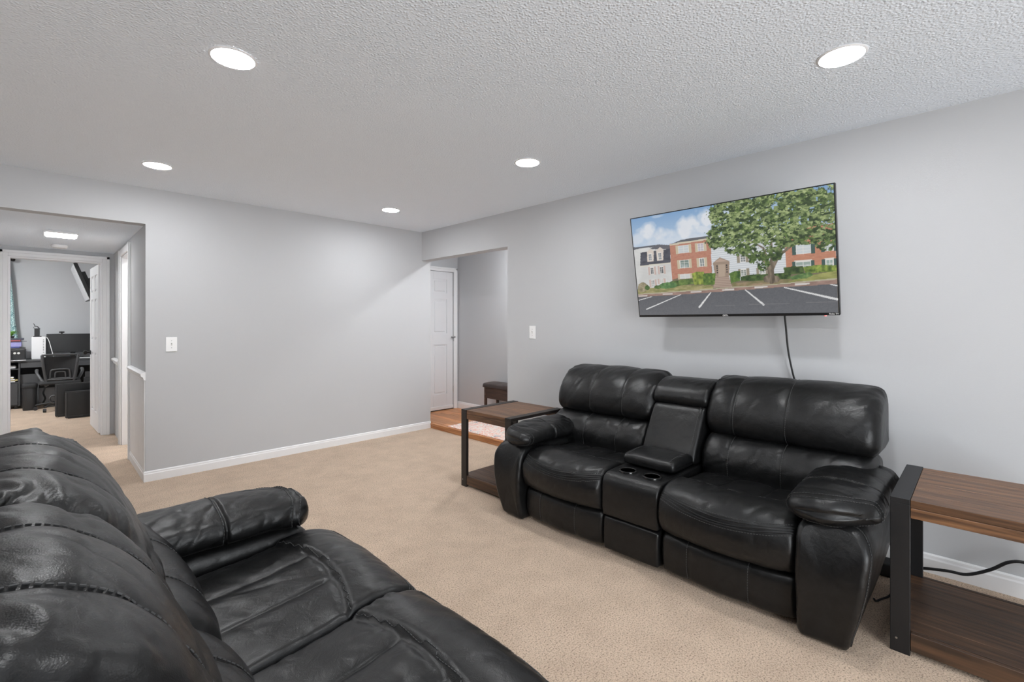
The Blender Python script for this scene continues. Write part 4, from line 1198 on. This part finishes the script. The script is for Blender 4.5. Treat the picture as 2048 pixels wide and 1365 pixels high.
# waste bin
wbn = thing('waste_bin', 'black lidded waste bin under the desk', 'waste bin', (-.138, 10.2, 0))
bx = B()
v0 = [(-.07, -.07), (.07, -.07), (.07, .09), (-.07, .09)]
ring = lambda s, z: [(x * s, y * s, z) for x, y in catmull([(-.070, -.075), (0, -.09), (.07, -.075), (.08, .01), (.07, .09), (0, .10), (-.07, .09), (-.08, .01)], 3, True)]
rs = [ring(.90, 0), ring(.92, .01), ring(1.0, .33), ring(.98, .335), ring(.6, .335)]
vv = [p for r_ in rs for p in r_]; n = len(rs[0])
bx.add(vv, [(i * n + k, i * n + (k + 1) % n, (i + 1) * n + (k + 1) % n, (i + 1) * n + k) for i in range(len(rs) - 1) for k in range(n)] + [tuple(range(n))[::-1], tuple(range((len(rs) - 1) * n, len(rs) * n))], True)
bx.build('bin_body', M['blackp'], wbn)
rs = [ring(1.06, .335), ring(1.08, .35), ring(1.06, .385), ring(.9, .40), ring(.5, .405)]
vv = [p for r_ in rs for p in r_]
B().add(vv, [(i * n + k, i * n + (k + 1) % n, (i + 1) * n + (k + 1) % n, (i + 1) * n + k) for i in range(len(rs) - 1) for k in range(n)] + [tuple(range(n))[::-1], tuple(range((len(rs) - 1) * n, len(rs) * n))], True).build('bin_lid', M['deskin'], wbn)
# office chair, back towards the camera
ch = thing('office_chair', 'black mesh-backed office chair pulled up to the desk', 'chair', (.19, 9.96, 0))
hb = B()
hb.tube([(-.14, -.20, .40), (-.165, -.215, .55), (-.185, -.235, .72), (-.195, -.24, .842)], [.022, .018, .020, .016], 8, 6)
hb.tube([(.14, -.20, .40), (.165, -.215, .55), (.185, -.235, .72), (.195, -.24, .842)], [.022, .018, .020, .016], 8, 6)
hb.tube([(-.20, -.24, .842), (0, -.225, .846), (.20, -.24, .842)], .013, 8, 6)
hb.tube([(-.15, -.21, .475), (0, -.20, .468), (.15, -.21, .475)], .014, 8, 6)
hb.build('back_frame', M['darkp'], ch)
gm = B(); nn = 12
vv = []
for i in range(nn + 1):
    for k in range(nn + 1):
        f = i / nn; w = .135 + .05 * f; x = (k / nn * 2 - 1) * w; z_ = .475 + .34 * f
        vv.append((x, -.205 - .03 * f + .03 * (1 - (x / w) ** 2), z_))
q = [(i * (nn + 1) + k, i * (nn + 1) + k + 1, (i + 1) * (nn + 1) + k + 1, (i + 1) * (nn + 1) + k) for i in range(nn) for k in range(nn)]
m0 = len(vv); vv += [(a, b_ + .006, c) for a, b_, c in vv]
q2 = [tuple(j + m0 for j in f)[::-1] for f in q]
gm.add(vv, q + q2, True); gm.build('mesh_back', M['mesh'], ch)
lb = B().tube([(-.11, -.20, .49), (-.105, -.205, .58), (-.08, -.205, .62), (.08, -.205, .62), (.105, -.205, .58), (.11, -.20, .49)], .013, 8, 4)
lb.tube([(-.06, -.20, .49), (-.055, -.203, .56), (-.04, -.203, .585), (.04, -.203, .585), (.055, -.203, .56), (.06, -.20, .49)], .010, 8, 4)
lb.tube([(-.12, -.2, .488), (.12, -.2, .488)], .013, 8)
lb.build('lumbar_support', M['darkp'], ch)
Sweep([(-.22, .40), (-.225, .43), (-.20, .455), (0, .465), (.2, .455), (.235, .43), (.22, .40), (0, .39)], -.23, .23, .03, XM, n=48, nt=30, puff=.0).build('seat', ch, M['mesh'])
for s in (-1, 1):
    a = B().tube([(s * .14, -.20, .385), (s * .20, -.16, .47), (s * .245, -.08, .565), (s * .25, .02, .60), (s * .25, .12, .60)], [.024, .02, .018, .022, .022], 8, 6)
    a.build('armrest', M['darkp'], ch)
B().tube([(0, 0, .10), (0, 0, .40)], .025, 12).build('gas_lift', M['blackp'], ch)
for k in range(5):
    a = k * 2 * math.pi / 5 + .3; c, s_ = math.cos(a), math.sin(a)
    lg = B().tube([(0, 0, .11), (c * .15, s_ * .15, .10), (c * .28, s_ * .28, .075)], [.022, .018, .014], 8, 4).build('leg', M['blackp'], ch)
    B().lathe([(.01, -.02), (.026, -.018), (.026, .018), (.01, .02)], 12, axis='X' if abs(c) < .7 else 'Y', c=(c * .28, s_ * .28, .0265)).build('caster', M['blackp'], lg)
# two old flat screens standing on the office floor
def floor_screen(name, label, loc, w, h, d, face):
    t = thing(name, label, 'screen', loc, math.radians(2), 'old flat screens on the office floor')
    B().box(0, w, 0, d, .01, h, .008, 2).build('case', M['blackp'], t)
    B().box(.022, w - .02, -.003, .004, .045, h - .02, .002).build('screen', M['tvblack'], t)
    B().box(.004, .012, -.004, .003, .02, h - .012, .002).build('edge_strip', M['darkp'], t)
    B().box(.03, w - .03, .005, d, 0, .012).build('foot', M['deskin'], t)
    return t
fs1 = floor_screen('flat_screen', 'smaller old flat screen, frontmost on the office floor', (.220, 8.88, 0), .46, .372, .05, 0)
text_mesh('screen_lettering', 'mag', .022, M['darkp'], fs1, (.16, -.001, .03), bold=.0002)
fs2 = floor_screen('flat_screen', 'larger old flat screen behind the smaller one on the office floor', (.125, 9.12, 0), .58, .462, .07, 0)
B().tube([(.0, .05, .30), (-.03, .06, .30), (-.05, .06, .27), (-.045, .06, .23), (-.02, .06, .2), (0, .05, .2)], .012, 6, 4).build('cable_bundle', M['darkp'], fs2)
tag(B().box(.43, .70, 9.32, 9.36, 0, .52, .004).box(.445, .70, 9.315, 9.33, .52, .60, .004, mtx=None).build('leaning_board', M['darkp']), 'dark board with pale top leaning behind the old flat screens', 'board')
st = thing('power_bar', 'black power bar with cords on the floor beneath the office desk', 'power strip', (.10, 10.36, 0))
B().box(-.07, .12, -.03, .03, 0, .045, .006, 2).build('body', M['blackp'], st)
B().tube([(-.07, 0, .03), (-.10, -.01, .05), (-.09, -.02, .08), (-.07, -.02, .14), (-.09, -.01, .22), (-.075, .0, .30), (-.08, .02, .42)], .012, 6, 5).build('cord', M['cable'], st)
B().tube([(-.05, -.03, .012), (-.09, -.04, .012), (-.02, -.045, .012), (.06, -.042, .012), (.12, -.03, .012)], .009, 6, 5).build('cord', M['darkp'], st)
# office wall television, tilted down from the right wall
ot = thing('office_television', 'flat television tilted on the office side wall beyond the door', 'television', (.49, 9.2, 1.655))
upo = Vector((-.18, 0, .52)).normalized(); rto = Vector((0, -1, 0)); bko = upo.cross(rto)
ot.rotation_mode = 'QUATERNION'; ot.rotation_quaternion = Matrix((rto, bko, upo)).transposed().to_quaternion()
B().box(-.98, 0, .0, .045, 0, .55, .004).build('cabinet', M['tvblack'], ot)
B().box(-.97, -.01, -.003, .002, .012, .54, .001).build('screen', mat('pale_reflection_screen', srgb(205, 205, 208), .12, bump=.005, bscale=20, spec=.8), ot)  # pale base colour stands in for light reflected by the screen
B().box(-.6, -.2, .045, .10, .15, .42, .004).box(-.46, -.34, .10, .40, .25, .32, .004).build('mount', M['blackp'], ot)
# curtain and rod at the office window
rod = thing('curtain_rod', 'dark curtain rod with ball finial above the office curtain', 'curtain rod', (-.35, 10.85, 2.324))
B().tube([(-1.6, 0, 0), (-.02, 0, 0)], .011, 10).build('rod', M['bronze'], rod)
B().lathe([(.012, -.035), (.02, -.03), (.02, -.022), (.012, -.018), (.026, 0), (.033, .018), (.028, .036), (.012, .046), (.001, .047)], 16, axis='X').build('finial', M['bronze'], rod)
B().tube([(-.08, 0, 0), (-.08, .15, 0)], .008, 8).build('bracket', M['bronze'], rod)
cv = []; nz, nx_ = 24, 60
for i in range(nz + 1):
    f = i / nz; z_ = 2.31 - f * 1.25
    right = np.interp(f, [0, .15, .5, .8, 1], [-.385, -.36, -.325, -.305, -.275])
    for k in range(nx_ + 1):
        g_ = k / nx_; x_ = -1.3 + (right + 1.3) * g_
        cv.append((x_, 10.85 + .028 * math.sin(g_ * 75 + f * .8) * (.6 + .5 * f), z_))
q = [(i * (nx_ + 1) + k, i * (nx_ + 1) + k + 1, (i + 1) * (nx_ + 1) + k + 1, (i + 1) * (nx_ + 1) + k) for i in range(nz) for k in range(nx_)]
m0 = len(cv); cv += [(a, b_ + .004, c) for a, b_, c in cv]
cu = B().add(cv, q + [tuple(j + m0 for j in f)[::-1] for f in q], True)
tag(cu.build('window_curtain', M['curtain']), 'aqua patterned curtain at the left of the office', 'curtain')
